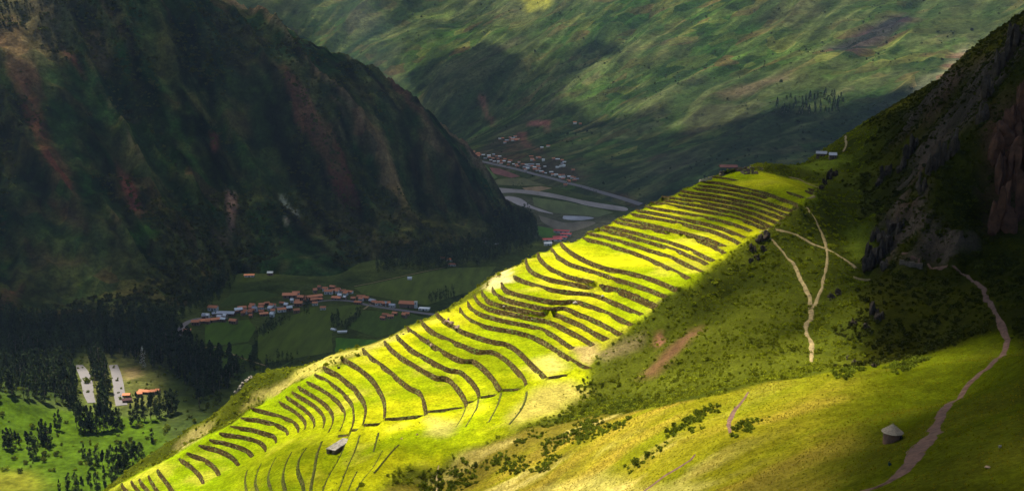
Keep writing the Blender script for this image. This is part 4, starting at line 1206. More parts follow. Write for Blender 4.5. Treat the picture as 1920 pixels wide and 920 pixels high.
NEARROW = [ # (what the clump stands by, (x, base y, height px)...)
 ('in the dark clump left of the meadow', [(9,840,38),(16,842,46),(23,840,40),(31,838,34),(38,839,30)]),
 ('beside the brown bank on the lit meadow', [(54,850,46),(61,858,52),(68,855,40)]),
 ('in the clump on the lit meadow', [(76,828,42),(83,833,52),(90,836,48),(97,830,40)]),
 ('of the pair at the forest edge', [(105,805,34),(112,806,42)]),
 ('in the dense clump below the road', [(144,800,46),(151,806,56),(158,809,60),(165,808,52),(172,810,54),(180,809,56),(188,806,60),(195,808,52),(203,806,56),(211,803,54),(219,805,46),(226,800,38)]),
 ('in the group under the terraced hill', [(158,862,34),(170,876,40),(182,872,36),(193,884,44),(203,878,40),(212,872,44),(222,884,52),(231,880,58),(240,876,54),(249,880,48),(258,874,52),(266,862,38),(286,830,30)]),
 ('in the lowest group beside the slope', [(112,925,30),(128,918,36),(142,922,40),(155,926,38),(170,920,42),(184,925,46),(198,916,44),(212,908,40),(222,914,46),(236,900,36)]),
]
for where, L_ in NEARROW:
    for k, (a, b, hp) in enumerate(L_):
        tree_px('eucalyptus_tree', EUC[(k * 7 + len(where)) % 6], a, b, hp, f"dark eucalyptus, {ordinal(k + 1)} from left {where}", 'eucalyptus trees round the lit meadow', VL, random.uniform(.85, 1.25))
tree_px('pale_tree', PALE, 268, 690, 42, 'pale whitish tree standing against the dark wood above the red roofs', None, VL)
def px_poisson(poly, n, dmin, avoid=()):
    P2 = np.array(poly, float); mn, mx_ = P2.min(0), P2.max(0)
    c = rng.uniform(mn, mx_, (n * 60, 2))
    k = inpoly(P2, c[:, 0], c[:, 1])
    for a in avoid: k &= ~inpoly(np.array(a, float), c[:, 0], c[:, 1])
    c = c[k]; out = np.empty((n, 2)); m = 0
    for q in c:
        if m == n: break
        if m and np.min((out[:m, 0] - q[0]) ** 2 + ((out[:m, 1] - q[1]) * 1.6) ** 2) < dmin * dmin: continue
        out[m] = q; m += 1
    return sorted(out[:m].tolist(), key=lambda q: q[1])
ROADS = [[(138,672),(168,672),(186,775),(186,800),(146,800)], [(198,670),(234,670),(250,770),(246,800),(204,800)], [(232,680),(300,690),(370,735),(372,770),(240,770)], [(325,640),(350,590),(400,585),(400,640),(385,650)]]
FOREST = [(-10,640),(60,655),(150,665),(240,640),(325,625),(385,665),(450,695),(425,730),(380,765),(300,785),(240,800),(130,770),(60,752),(-10,742)]
fp = px_poisson(FOREST, 235, 8.5, ROADS)
for k, q in enumerate(fp):
    tree_px('eucalyptus_tree', EUC[k % 6], q[0], q[1], random.uniform(34, 56) * (.75 + .25 * (q[1] - 600) / 150), 'dark eucalyptus crowded in the shaded wood along the road bends', 'eucalyptus trees of the shaded wood', VL, random.uniform(.9, 1.4))
for k, q in enumerate(px_poisson([(1442,218),(1450,195),(1500,180),(1540,172),(1586,182),(1580,212),(1520,215),(1470,212)], 52, 5)):
    tree_px('conifer_tree', CON[k % 4], q[0], q[1], random.uniform(9, 16), 'dark conifer in the small plantation on the far slope', 'conifers of the far plantation', ('far',), 1.3)
# woods that read as one mass
def wood(name, polys, n, hm, coll, only):
    pts, sc = [], []
    for poly in polys:
        for q in px_poisson(poly, n, 4.5, ROADS):
            h = hit(q[0], q[1], only)
            if h: pts.append((h[0].x, h[0].y, h[0].z - .5)); sc.append(random.uniform(*hm))
    return scatter(name, np.array(pts), np.array(sc), coll)
C_WOOD = make_coll('wood_trees')
for v in range(5):
    tm, cm = eucalyptus_meshes(60 + v, M_EUC, 260, 1.6)
    o = bpy.data.objects.new('wood_tree', cm); C_WOOD.objects.link(o)
wood('woodland_forest', [[(705,512),(720,490),(830,478),(900,455),(945,410),(985,400),(1008,430),(1010,462),(960,478),(900,500),(780,508)]], 330, (24, 40), C_WOOD, VL)
wood('hillfoot_forest', [[(-10,600),(120,600),(330,590),(420,510),(420,560),(330,640),(240,660),(100,668),(-10,650)]], 520, (18, 34), C_WOOD, VL)
wood('hedge_forest', [[(480,625),(530,598),(545,600),(490,635)], [(478,650),(484,648),(478,680),(468,684)], [(622,600),(636,592),(636,614),(622,616)], [(570,570),(580,566),(580,590),(568,590)], [(800,560),(850,545),(855,560),(810,568)], [(640,618),(672,590),(678,592),(648,622)], [(430,690),(560,665),(560,680),(440,720)], [(415,540),(440,495),(452,500),(430,548)], [(1060,342),(1130,366),(1130,374),(1060,352)], [(960,350),(980,345),(982,352),(962,356)]], 36, (8, 18), C_WOOD, VL)
# single dark shrubs all over the mountain faces
def bush_field(name, ground, n, x0, x1, y0, y1, size, seed, coll=C_BUSH, thr=.15):
    xs = rng.uniform(x0, x1, n); ys = rng.uniform(y0, y1, n)
    k = (np.abs(xs / ys) < .57) & (fbm(xs / (size[1] * 20), ys / (size[1] * 20), seed, 3) > thr * rng.uniform(-1, 1.2, n))
    P3 = [(a, b, zat(a, b, (ground,))) for a, b in zip(xs[k], ys[k])]
    P3 = np.array([p for p in P3 if p[2] > (4 if ground != 'valley' else -9)])
    sc = rng.gamma(2.5, 1, len(P3)) / 2.5 * (size[1] - size[0]) + size[0]
    scatter(name, P3, sc, coll)
bush_field('meadow_shrubbery', 'valley', 900, -720, -280, 930, 1330, (1.5, 5), 761, C_BUSH, .5)
bush_field('mountain_shrubbery', 'left', 26000, -1300, 60, 1400, 2420, (2.5, 7), 731, C_DARK)
bush_field('far_mountain_shrubbery', 'far', 6000, -1200, 2300, 2500, 7000, (3, 7.5), 741, C_FARB)
# ------------------------------------------------------------------ buildings
def rgbmat(name, c, var=.2, rnd=.25, scale=.6): return plain_mat(name, c, .85, var, scale, .2, .05, rnd)
M_TERRA = rgbmat('terracotta_tiles', (.56, .205, .10))
M_RUST = rgbmat('rust_red_roof', (.55, .10, .09))
M_WHITE = rgbmat('white_sheet_roof', (.72, .72, .70), .1, .1)
M_TIN = rgbmat('grey_tin_roof', (.36, .37, .40), .15, .2)
M_ADOBE = rgbmat('adobe', (.24, .15, .10))
M_PLAST = rgbmat('white_plaster', (.66, .62, .55), .1, .15)
M_DARK = rgbmat('dark_opening', (.03, .025, .02), .1, .1)
M_MAROON = rgbmat('maroon_thatch', (.075, .030, .030))
M_RUIN = plain_mat('ruin_stone', (.17, .125, .085), .95, .45, 1.2, .8, .3)
def unit(name, V, Fs, mats=None):
    me = bpy.data.meshes.new(name); me.from_pydata(V, [], Fs); me.update(); return me
U_WALL = unit('wall', [(-.5,-.5,-.3),(.5,-.5,-.3),(.5,.5,-.3),(-.5,.5,-.3),(-.5,-.5,1),(.5,-.5,1),(.5,.5,1),(-.5,.5,1),(-.5,0,1.42),(.5,0,1.42)],
              [(0,1,5,4),(2,3,7,6),(1,2,6,9,5),(3,0,4,8,7),(0,3,2,1),(4,5,9,8),(6,7,8,9)])
def gable():
    o = .09; a = .60; V, Fs = [], []
    for s in (-1, 1):
        i = len(V)
        for xx in (-.56, .56):
            V += [(xx, s * a, .92), (xx, 0, 1.46), (xx, s * a, .98), (xx, 0, 1.53)]
        Fs += [(i, i + 4, i + 5, i + 1), (i + 2, i + 3, i + 7, i + 6), (i, i + 2, i + 6, i + 4), (i, i + 1, i + 3, i + 2), (i + 4, i + 6, i + 7, i + 5)]
    return unit('roof', V, Fs)
U_ROOF = gable()
def ubox(name, x0, x1, y0, y1, z0, z1):
    return unit(name, [(x0,y0,z0),(x1,y0,z0),(x1,y1,z0),(x0,y1,z0),(x0,y0,z1),(x1,y0,z1),(x1,y1,z1),(x0,y1,z1)], [(0,3,2,1),(4,5,6,7),(0,1,5,4),(1,2,6,5),(2,3,7,6),(3,0,4,7)])
U_DOOR = ubox('door', -.06, .06, -.53, -.49, 0, .68)
U_WIN = [ubox('window', a - .06, a + .06, -.53, -.49, .38, .72) for a in (-.32, .32)]
U_FLAT = ubox('roof', -.55, .55, -.56, .56, .98, 1.06)
_mc = {}
def inst(me, mat, parent, name):
    k = (me.name, mat.name)
    if k not in _mc:
        m2 = me.copy(); m2.materials.clear(); m2.materials.append(mat); _mc[k] = m2
    o = bpy.data.objects.new(name, _mc[k]); COL.objects.link(o); o.parent = parent
    return o
def house(p, w, d, h, rz, roof, wall, label, group, flat=False, detail=True, name='house'):
    e = empty(name, p, rz); e.scale = (w, d, h)
    if flat:
        inst(ubox('wall', -.5, .5, -.5, .5, -.3, 1), wall, e, 'wall'); inst(U_FLAT, roof, e, 'roof')
    else:
        inst(U_WALL, wall, e, 'wall'); inst(U_ROOF, roof, e, 'roof')
    if detail:
        inst(U_DOOR, M_DARK, e, 'door')
        for u in U_WIN: inst(u, M_DARK, e, 'window')
    tag(e, label, 'house', group)
    return e
def house_px(px, py, wpx, roof, wall, label, group, only=('valley', 'left'), ratio=.55, rz=None, flat=False, detail=True, h=None, name='house'):
    hh = hit(px, py, only)
    if hh is None: return
    p = hh[0]; w = wpx * p.y / F_PX
    d = min(w * ratio, 12) if w > 14 else max(w * ratio, min(w, 5))
    ang = rz if rz is not None else random.uniform(-.4, .4)
    house((p.x, p.y, p.z), max(w, 4), max(d, 3.5), h or random.uniform(3.0, 4.6), ang, roof, wall, label, group, flat, detail, name)
T7 = lambda x_, y_: (320 + x_ / 3.692, 480 + y_ / 3.692)
VILLAGE = [(115,518,55,0),(175,468,60,0),(275,445,165,0),(365,447,42,1),(295,368,72,0),(385,403,130,2),(245,420,55,1),(435,459,60,0),(495,368,60,0),(567,349,42,0),(470,383,55,1),(630,342,42,0),(666,329,38,0),(713,341,35,0),(772,329,40,0),(560,382,40,0),(645,404,62,0),(630,388,40,0),(703,412,32,1),(768,377,62,0),(822,369,42,1),(885,338,60,0),(872,384,45,0),(828,280,105,0),(868,264,52,0),(908,295,60,0),(985,282,130,0),(985,314,50,0),(1030,299,52,0),(1055,364,42,0),(1000,333,40,0),(1150,292,72,0),(1095,254,62,0),(1122,219,44,0),(1188,244,52,3),(1240,249,50,3),(1318,284,60,0),(1352,296,50,0),(1298,324,55,0),(1400,322,60,2),(1442,330,60,0),(1492,335,60,0),(1535,345,48,2),(1488,413,48,0),(1470,434,42,0),(1522,424,46,0),(1552,399,40,0),(1618,419,42,0),(1637,404,34,0),(545,134,72,0),(690,125,42,1),(1030,222,26,0),(1000,247,30,0),(940,300,40,0),(1070,236,40,0),(1210,262,40,0),(1265,300,36,0)]
VILLAGE += [(int(a_), int(470 - .155 * a_ + rng.uniform(-28, 34)) if a_ < 1120 else int(255 + (a_ - 1120) * .16 + rng.uniform(-20, 40)), int(rng.uniform(24, 40)), int(rng.choice([0, 0, 0, 1, 2]))) for a_ in rng.uniform(150, 1560, 34)]
VILLAGE.sort()
SUB = {0: (M_TERRA, 'terracotta-roofed'), 1: (M_WHITE, 'white-roofed'), 2: (M_TIN, 'grey tin-roofed'), 3: (M_TERRA, 'pale-walled terracotta-roofed')}
cnt = {}
for (a, b, w, t) in VILLAGE:
    mat, adj = SUB[t]; cnt[adj] = cnt.get(adj, 0) + 1
    px_, py_ = T7(a, b)
    sl_ = .12 if a < 1150 else -.25
    long_ = 'long low' if w > 90 else 'small'
    house_px(px_, py_ + 2, w / 3.692 * .92, mat, M_PLAST if t == 3 or random.random() < .25 else M_ADOBE,
             f"{long_} {adj} house by the village road, {ordinal(cnt[adj])} {adj} one from the left", 'houses of the village in the shaded valley', rz=sl_ + random.uniform(-.5, .5), h=random.uniform(3.6, 6.2))
# church with its white tower
hp_ = hit(*T7(1640, 352), ('valley',))[0]
ch = empty('church', (hp_.x, hp_.y, hp_.z), -.2); ch.scale = (1, 1, 1)
nv = empty('nave', (0, 0, 0)); nv.parent = ch; nv.scale = (26, 12, 7.5)
inst(U_WALL, M_ADOBE, nv, 'wall'); inst(U_ROOF, M_TERRA, nv, 'roof')
tw = inst(ubox('tower', 13.5, 18, -5, 0, -.5, 11), M_PLAST, ch, 'tower')
bo = inst(ubox('belfry_opening', 15, 16.6, -5.06, -4.9, 7.2, 9.4), M_DARK, tw, 'belfry_opening')
tc = inst(ubox('tower_cornice', 13.2, 18.3, -5.3, .3, 11, 11.5), M_PLAST, tw, 'tower_cornice')
dr = inst(ubox('door', 2, 4.2, -6.08, -5.9, 0, 3.6), M_DARK, ch, 'door')
tag(ch, 'village church with orange tiled roof and square white tower', 'church')
house_px(*T7(1755, 372), 20, M_WHITE, M_PLAST, 'pale flat-roofed hall standing right of the church tower', None, flat=True, rz=-.25, name='hall')
# white sheets set in a V on the field
for (a, b, w, ang, lab) in ((1128, 512, 34, -.55, 'short arm of the white roofed V on the fields, the one beside the dark tree'), (1188, 528, 58, .12, 'long arm of the white roofed V on the dark fields')):
    house_px(*T7(a, b), w / 3.692 * 1.1, M_WHITE, M_PLAST, lab, 'white sheds set in a V', ('valley',), .22, ang, h=2.2, name='shed', detail=False)
house_px(*T7(1655, 163), 8, M_WHITE, M_PLAST, 'tiny white hut at the edge of the upper field', None, ('valley',), .6, 0, name='shed', detail=False)
for k, (a, b, w) in enumerate(((829, 486, 10), (842, 489, 12), (848, 498, 14))):
    house_px(a, b, w, M_TERRA, M_PLAST, f"terracotta-roofed house against the dark wood, {ordinal(k + 1)} from the left of three", 'three houses under the dark wood')
for k, (a, b, w) in enumerate(((910, 457, 9), (930, 460, 9))):
    house_px(a, b, w, M_WHITE, M_ADOBE, f"tiny pale-roofed house on the wooded spur, {('left', 'right')[k]} one of two", 'two tiny houses on the wooded spur')
for k, (a, b, w, rz_) in enumerate(((754, 764, 92, -.35), (782, 786, 62, -.2), (690, 820, 110, .2), (742, 806, 80, .1), (662, 848, 46, .2))):
    house_px(840 + a / 3.5375, 220 + b / 3.5375, w / 3.5375 * 1.1, M_RUST if k < 4 else M_WHITE, M_PLAST, ('long bright red roof, farthest of the red-roofed compound', 'short bright red roof beside the skyline of the terraces', 'longest bright red roof, nearest of the red-roofed compound', 'red roof in the middle of the compound behind the terraces', 'pale roof at the near end of the red-roofed compound')[k], 'red-roofed compound by the river', ('valley',), .4, rz_, h=5, name='barn')
for k, (a, b, w, m_) in enumerate(((150, 214, 50, 0), (155, 252, 62, 2), (245, 211, 44, 0), (285, 186, 74, 0), (340, 194, 42, 0), (385, 190, 28, 0))):
    house_px(200 + a / 4, 690 + b / 4, w / 4 * 1.1, M_TERRA if m_ == 0 else M_MAROON, M_ADOBE, f"{'terracotta' if m_ == 0 else 'brown'}-roofed house beside the end of the road, {ordinal(k + 1)} of six from the left", 'houses beside the lower road')
# hamlet across the river
HAM = []
for poly, n in (([(872,290),(885,284),(930,292),(1000,312),(1085,338),(1075,344),(1000,324),(930,306),(890,300)], 62), ([(936,262),(968,256),(972,264),(945,270)], 11), ([(985,290),(1060,300),(1080,322),(1030,318),(990,305)], 17)):
    HAM += [tuple(q) for q in px_poisson(poly, n, 4.2)]
HAM += [(1028,275),(1016,279),(1078,232),(1088,234),(1060,349),(1068,343)]
HAM.sort()
hc = {}
for k, (a, b) in enumerate(HAM):
    t = random.random()
    mat, adj = (M_WHITE, 'white-roofed') if t < .22 else ((M_TIN, 'grey-roofed') if t < .42 else (M_TERRA, 'red-roofed'))
    hc[adj] = hc.get(adj, 0) + 1
    house_px(a, b, random.uniform(4.2, 7.5), mat, M_ADOBE if random.random() < .7 else M_PLAST, f"tiny {adj} house of the hamlet across the river, {ordinal(hc[adj])} {adj} one from the left", 'houses of the hamlet across the river', ('far', 'valley'), .6, detail=False, h=random.uniform(4, 7))

# ------------------------------------------------------------------ ruins, huts and stones on the hillside
def stone_block(bm, c, s, rz, jit=.12):
    m = Matrix.Translation(c) @ Matrix.Rotation(rz, 4, 'Z') @ Matrix.Diagonal((*s, 1))
    r_ = bmesh.ops.create_cube(bm, size=1, matrix=m)
    for v in r_['verts']: v.co += Vector((random.uniform(-1, 1) * s[0], random.uniform(-1, 1) * s[1], random.uniform(-1, 1) * s[2])) * jit
def masonry(name, A, B, h, th, parent, ragged=.5, mat=None, gap=None):
    """a rubble wall between two ground points, laid stone by stone"""
    bm = bmesh.new()
    A = Vector(A); B = Vector(B); d = (B - A); Ln = d.length; d.normalize(); rz = math.atan2(d.y, d.x)
    nc = max(2, int(h / .45))
    for c in range(nc):
        t = 0
        while t < Ln:
            l = random.uniform(.5, 1.0); t1 = min(Ln, t + l); mid = (t + t1) / 2
            top = h * (1 - ragged * max(0, .5 + .9 * float(fbm(np.array([mid / 2.5 + A.x]), np.array([A.y]), 801, 2)[0])))
            if c * .45 < top and not (gap and gap[0] < mid < gap[1] and c * .45 < gap[2]):
                p = A + d * mid
                stone_block(bm, (p.x, p.y, p.z + c * .45 + .1), (t1 - t, th * random.uniform(.9, 1.1), .44), rz, .07)
            t = t1
    me = bpy.data.meshes.new(name); bm.to_mesh(me); bm.free(); me.materials.append(mat or M_RUIN)
    o = bpy.data.objects.new(name, me); COL.objects.link(o); o.parent = parent
    if parent: o.matrix_parent_inverse = parent.matrix_world.inverted() if False else Matrix.Translation(-parent.location)
    return o
def ruin_room(px, py, w, d, h, rz, label, roof=None, group='roofless stone rooms of the hilltop ruins', name='stone_ruin', ragged=.5, mat=None):
    c = hpx(px, py); e = empty(name, c)
    ca, sa = math.cos(rz), math.sin(rz)
    q = [(-w / 2, -d / 2), (w / 2, -d / 2), (w / 2, d / 2), (-w / 2, d / 2)]
    W_ = [(c.x + a * ca - b * sa, c.y + a * sa + b * ca) for a, b in q]
    Z = [zat(a, b, ('hill',)) for a, b in W_]
    for k in range(4):
        a, b = W_[k], W_[(k + 1) % 4]
        masonry('wall', (a[0], a[1], min(Z[k], Z[(k + 1) % 4]) - .3), (b[0], b[1], min(Z[k], Z[(k + 1) % 4]) - .3), h, .6, e, ragged, mat, (w * .4, w * .4 + 1.0, 1.7) if k == 0 else None)
    if roof:
        r_ = bpy.data.objects.new('roof', U_ROOF.copy()); r_.data.materials.append(roof); COL.objects.link(r_); r_.parent = e
        r_.scale = (w * 1.02, d * 1.05, h * 1.0); r_.rotation_euler = (0, 0, rz); r_.location = (0, 0, (max(Z) - c.z) * .5)
    tag(e, label, 'ruin', group)
    return e
ruin_room(1365, 321, 9, 5, 2.2, -.1, 'long stone building with a maroon thatched roof, left end of the hilltop ruins', M_MAROON, ragged=.05)
ruin_room(1392, 319, 7, 5, 2.6, .1, 'roofless stone room directly right of the maroon-roofed ruin', ragged=.6)
ruin_room(1405, 324, 8, 5, 2.2, .25, 'roofless stone room in the middle of the hilltop ruins, nearest the terraces', ragged=.7)
ruin_room(1418, 317, 7, 6, 2.4, -.15, 'low ruined stone room at the right end of the hilltop ruins', ragged=.7)
ruin_room(1345, 323, 6, 4, 1.8, 0, 'small ruined stone room at the left edge of the hilltop ruins', ragged=.6)
house_px(1540, 295, 18, M_TIN, M_RUIN, 'grey-roofed stone house on the saddle behind the ruins, left one of two', 'two stone houses on the saddle', ('hill',), .5, -.35, h=2.6)
house_px(1561, 298, 13, M_TIN, M_RUIN, 'grey-roofed stone house on the saddle behind the ruins, right one of two', 'two stone houses on the saddle', ('hill',), .6, -.2, h=2.6)
# pale curved bastion
bs = empty('bastion', hpx(1326, 330))
arc = [Vector((bs.location.x + 4.2 * math.cos(t), bs.location.y + 4.2 * math.sin(t), 0)) for t in np.linspace(2.4, 5.2, 7)]
for a, b in zip(arc[:-1], arc[1:]):
    za = min(zat(a.x, a.y, ('hill',)), zat(b.x, b.y, ('hill',))) - .3
    masonry('wall', (a.x, a.y, za), (b.x, b.y, za), 2.6, .6, bs, .05, rgbmat('pale_stone', (.34, .29, .20)))
tag(bs, 'pale curved stone bastion at the skyline corner left of the ruins', 'bastion')
# whitish shelter among the lower terraces
M_SHEL = plain_mat('stained_pale_roof', (.30, .26, .21), .8, .7, .9, .5, .1)
sc_ = hpx(636, 840); sh = empty('stone_shelter', sc_, -.42)
nrm = lambda nm, x0, x1, y0, y1, z0, z1, m_: inst(ubox(nm, x0, x1, y0, y1, z0, z1), m_, sh, nm)
nrm('wall', -1.9, -1.5, -5.6, 5.6, -.6, 1.5, M_RUIN); nrm('wall', 1.5, 1.9, -5.6, 5.6, -.6, 1.6, M_RUIN); nrm('wall', -1.48, 1.48, 5.2, 5.6, -.6, 1.5, M_RUIN)
nrm('wall', -1.48, -.5, -5.6, -5.2, -.6, 1.4, M_RUIN); nrm('wall', .5, 1.48, -5.6, -5.2, -.6, 1.4, M_RUIN)
for k in range(8):
    y0 = -5.8 + k * 1.46
    nrm('roof_sheet', -2.1 + random.uniform(-.1, .1), 2.1 + random.uniform(-.1, .1), y0, y0 + 1.43, 1.62 + random.uniform(0, .06), 1.74 + random.uniform(0, .08), M_SHEL)
tag(sh, 'narrow stone shelter with stained pale roof sheets on the lower terraces', 'shelter')
# round thatched hut beside the wide path
M_THATCH = plain_mat('straw_thatch', (.33, .26, .175), .95, .4, 4.0, .9, .08)
M_MUD = plain_mat('mud_plaster', (.20, .105, .065), .95, .3, 1.5, .6, .06)
hc_ = hpx(1672, 826); hut = empty('thatched_hut', (hc_.x, hc_.y, hc_.z))
def lathe(name, prof, mat, parent, n=36, jit=0.0):
    V, Fs = [], []
    for k, (r_, z_) in enumerate(prof):
        for j in range(n):
            a = 6.28318 * j / n; q = r_ * (1 + random.uniform(-jit, jit))
            V.append((q * math.cos(a), q * math.sin(a), z_ + random.uniform(-jit, jit) * .6))
    for k in range(len(prof) - 1):
        for j in range(n): Fs.append((k * n + j, k * n + (j + 1) % n, (k + 1) * n + (j + 1) % n, (k + 1) * n + j))
    return mesh_obj(name, V, Fs, mat, parent, smooth=False)
lathe('wall', [(1.78, -.6), (1.76, .6), (1.70, 1.5), (1.66, 2.2), (1.2, 2.3)], M_MUD, hut, 28, .012)
for k in range(6):
    r0, r1 = 2.15 - k * .34, 2.15 - (k + 1) * .34 + .08
    z0 = 1.95 + k * .27
    lathe('thatch_course', [(max(r1, .04) * .9, z0 + .10), (r0, z0), (r0 + .01, z0 + .10), (max(r1, .05), z0 + .36)], M_THATCH, hut, 44, .025)
lathe('roof_tip', [(.16, 3.5), (.12, 3.75), (.02, 3.95)], M_THATCH, hut, 10, .05)
dv = inst(ubox('door', -.45, .45, -1.86, -1.6, -.4, 1.55), M_DARK, hut, 'door'); dv.rotation_euler = (0, 0, .9)
tag(hut, 'round mud-walled hut with conical straw thatch on the shaded grass', 'hut')
# revetment under the path at the foot of the crag
rv = empty('revetment', hpx(1708, 492))
for (a, b), (c_, d_) in (((1686, 494), (1700, 496)), ((1700, 496), (1714, 499)), ((1714, 499), (1729, 502))):
    A, B = hpx(a, b), hpx(c_, d_); za = min(A.z, B.z) - 1.2
    masonry('wall', (A.x, A.y, za), (B.x, B.y, za), 3.4, .8, rv, .05, M_RUIN)
tag(rv, 'brown stone revetment holding up the path below the crag', 'revetment')

M_ROCK = plain_mat('grey_boulder', (.24, .21, .17), .95, .5, .8, .9, .3)
M_ROCKD = plain_mat('dark_crag_rock', (.058, .042, .028), .95, .6, .35, 1.0, .8)
M_RUBBLE = plain_mat('pinkish_rubble', (.34, .22, .15), .95, .4, .9, .8, .3)
def rock_bm(bm, c, s, seed, sub=2, amp=.35):
    r_ = bmesh.ops.create_icosphere(bm, subdivisions=sub, radius=1)
    rr = np.random.default_rng(seed); pl_ = rr.normal(size=(16, 3)); pl_ /= np.linalg.norm(pl_, axis=1)[:, None]; off = rr.uniform(.42, .85, 16)
    for v in r_['verts']:
        p = np.array(v.co)
        for n_, o_ in zip(pl_, off):
            dd = p @ n_
            if dd > o_: p = p - n_ * (dd - o_)
        v.co = Vector((p[0] * s[0] + c[0], p[1] * s[1] + c[1], p[2] * s[2] + c[2]))
def boulder(px, py, wpx, label, mat=M_ROCK, group='pale boulders lying on the terraces', tall=.8):
    p = hpx(px, py); r_ = wpx * p.y / F_PX / 2
    bm = bmesh.new(); rock_bm(bm, (0, 0, r_ * tall * .5), (r_, r_ * .9, r_ * tall), int(px * 7 + py), 2)
    me = bpy.data.meshes.new('boulder'); bm.to_mesh(me); bm.free(); me.materials.append(mat)
    o = bpy.data.objects.new('boulder', me); COL.objects.link(o); o.location = p
    tag(o, label, 'boulder', group)
boulder(1079, 570, 13, 'large white-topped boulder on the middle terraces, biggest of the pale ones')
boulder(945, 576, 8, 'pale boulder on the wall left of the middle terraces')
boulder(1130, 557, 9, 'pale boulder leaning on a wall, right of the largest one')
boulder(998, 599, 5, 'small pale stone on a wall left below the largest boulder')
boulder(935, 584, 4, 'very small pale stone beneath the boulder at the left of the middle terraces')
boulder(1275, 477, 7, 'dark-sided boulder on the narrow terraces above the widest lawn')
boulder(753, 823, 7, 'reddish stone lying on the bottom of the bowl, left one of two', M_RUBBLE)
boulder(782, 815, 6, 'reddish stone lying on the bottom of the bowl, right one of two', M_RUBBLE)
boulder(756, 627, 6, 'dark stone near the skyline edge of the terraces', M_ROCKD)
boulder(636, 690, 8, 'dark jagged stone at the left end of a terrace by the pale path', M_ROCKD)
boulder(1875, 838, 10, 'pale stone in the shaded grass right of the wide path', M_ROCK, 'stones in the shaded grass')
boulder(1852, 876, 16, 'flat brown stone in the shaded grass near the picture corner', M_RUBBLE, 'stones in the shaded grass', .35)
boulder(1378, 764, 5, 'small dark stone lying on the short path piece', M_ROCKD, 'stones in the shaded grass')
def outcrop(name, pts, mat, label, cat='rock outcrop'):
    """a knot of bedrock breaking through the slope: fractured blocks grown into one mass"""
    e = empty(name, hpx(*pts[0][:2]))
    for k, (a, b, w, h_) in enumerate(pts):
        p = hpx(a, b); r_ = w * p.y / F_PX / 2; hh = h_ * p.y / F_PX
        bm = bmesh.new()
        for j in range(8):
            rock_bm(bm, (random.uniform(-.6, .6) * r_, random.uniform(-.3, .5) * r_, random.uniform(-.1, .5) * hh), (r_ * random.uniform(.25, .6), r_ * random.uniform(.3, .6), hh * random.uniform(.3, .65)), int(a * 3 + b * 11 + j), 3)
        me = bpy.data.meshes.new('rock'); bm.to_mesh(me); bm.free(); me.materials.append(mat)
        o = bpy.data.objects.new('rock', me); COL.objects.link(o); o.parent = e; o.location = p - e.location
    tag(e, label, cat)
outcrop('rock_outcrop', [(1425,455,20,22),(1436,448,22,20),(1412,470,18,16),(1432,470,18,18),(1420,485,14,12),(1408,490,12,10)], M_ROCKD, 'dark craggy outcrop at the right corner of the terraces below the path')
outcrop('rock_outcrop', [(1625,510,26,40),(1640,500,30,45),(1632,480,26,40),(1655,480,30,45),(1650,455,28,36),(1668,460,26,36),(1672,435,28,34),(1690,430,24,28),(1640,448,24,30),(1660,505,24,26)], M_ROCKD, 'dark fractured rock spur standing over the path junction')
outcrop('rock_outcrop', [(448,722,12,10),(455,714,14,10),(463,708,12,9),(470,704,14,7),(442,728,9,8)], M_ROCK, 'pale rock outcrop on the skyline left of the terraces')
outcrop('rock_outcrop', [(1545,345,14,18),(1556,336,16,22),(1568,330,14,16),(1540,355,12,12)], M_ROCKD, 'small dark outcrop above the bright bend of the upper path')
outcrop('rock_outcrop', [(1660,330,24,26),(1650,345,20,20),(1700,300,26,34),(1715,280,22,30),(1690,320,20,24)], M_ROCKD, 'dark broken rocks high on the crag flank')
outcrop('rock_outcrop', [(1745,330,30,50),(1765,310,30,55),(1730,360,26,40),(1785,290,30,60)], M_ROCKD, 'dark rib of rock down the middle of the crag')
outcrop('rock_outcrop', [(1560,560,16,14),(1572,552,14,12),(1600,610,18,16),(1640,590,26,30),(1650,600,22,26),(1625,615,16,14)], M_ROCKD, 'dark rocks in the scrub right of the forked path')
outcrop('rock_outcrop', [(1640,688,14,10),(1590,672,12,8),(1600,680,12,8)], M_ROCKD, 'low grey rocks in the bed of the gully behind the brow')
M_CLIFF = plain_mat('russet_cliff_rock', (.085, .038, .020), .95, .6, .25, 1.0, .8)
outcrop('cliff', [(1878,425,60,80),(1908,410,60,100),(1885,350,56,90),(1915,330,60,100),(1872,300,44,80),(1895,255,56,90),(1918,215,50,90)], M_CLIFF, 'russet cliff face at the right edge above the path', 'cliff')
outcrop('rock_outcrop', [(1850,190,34,60),(1870,140,34,60),(1840,230,30,50),(1900,100,40,60)], M_ROCKD, 'dark rock teeth along the top of the crag, right side')
outcrop('rubble_heap', [(838,603,14,8),(846,608,14,8),(857,615,14,8)], M_RUBBLE, 'pinkish rubble where a wall near the skyline has collapsed', 'rubble')
outcrop('rubble_heap', [(803,643,12,9),(810,648,12,8)], M_RUBBLE, 'small pinkish rubble heap where the next lower wall has collapsed', 'rubble')

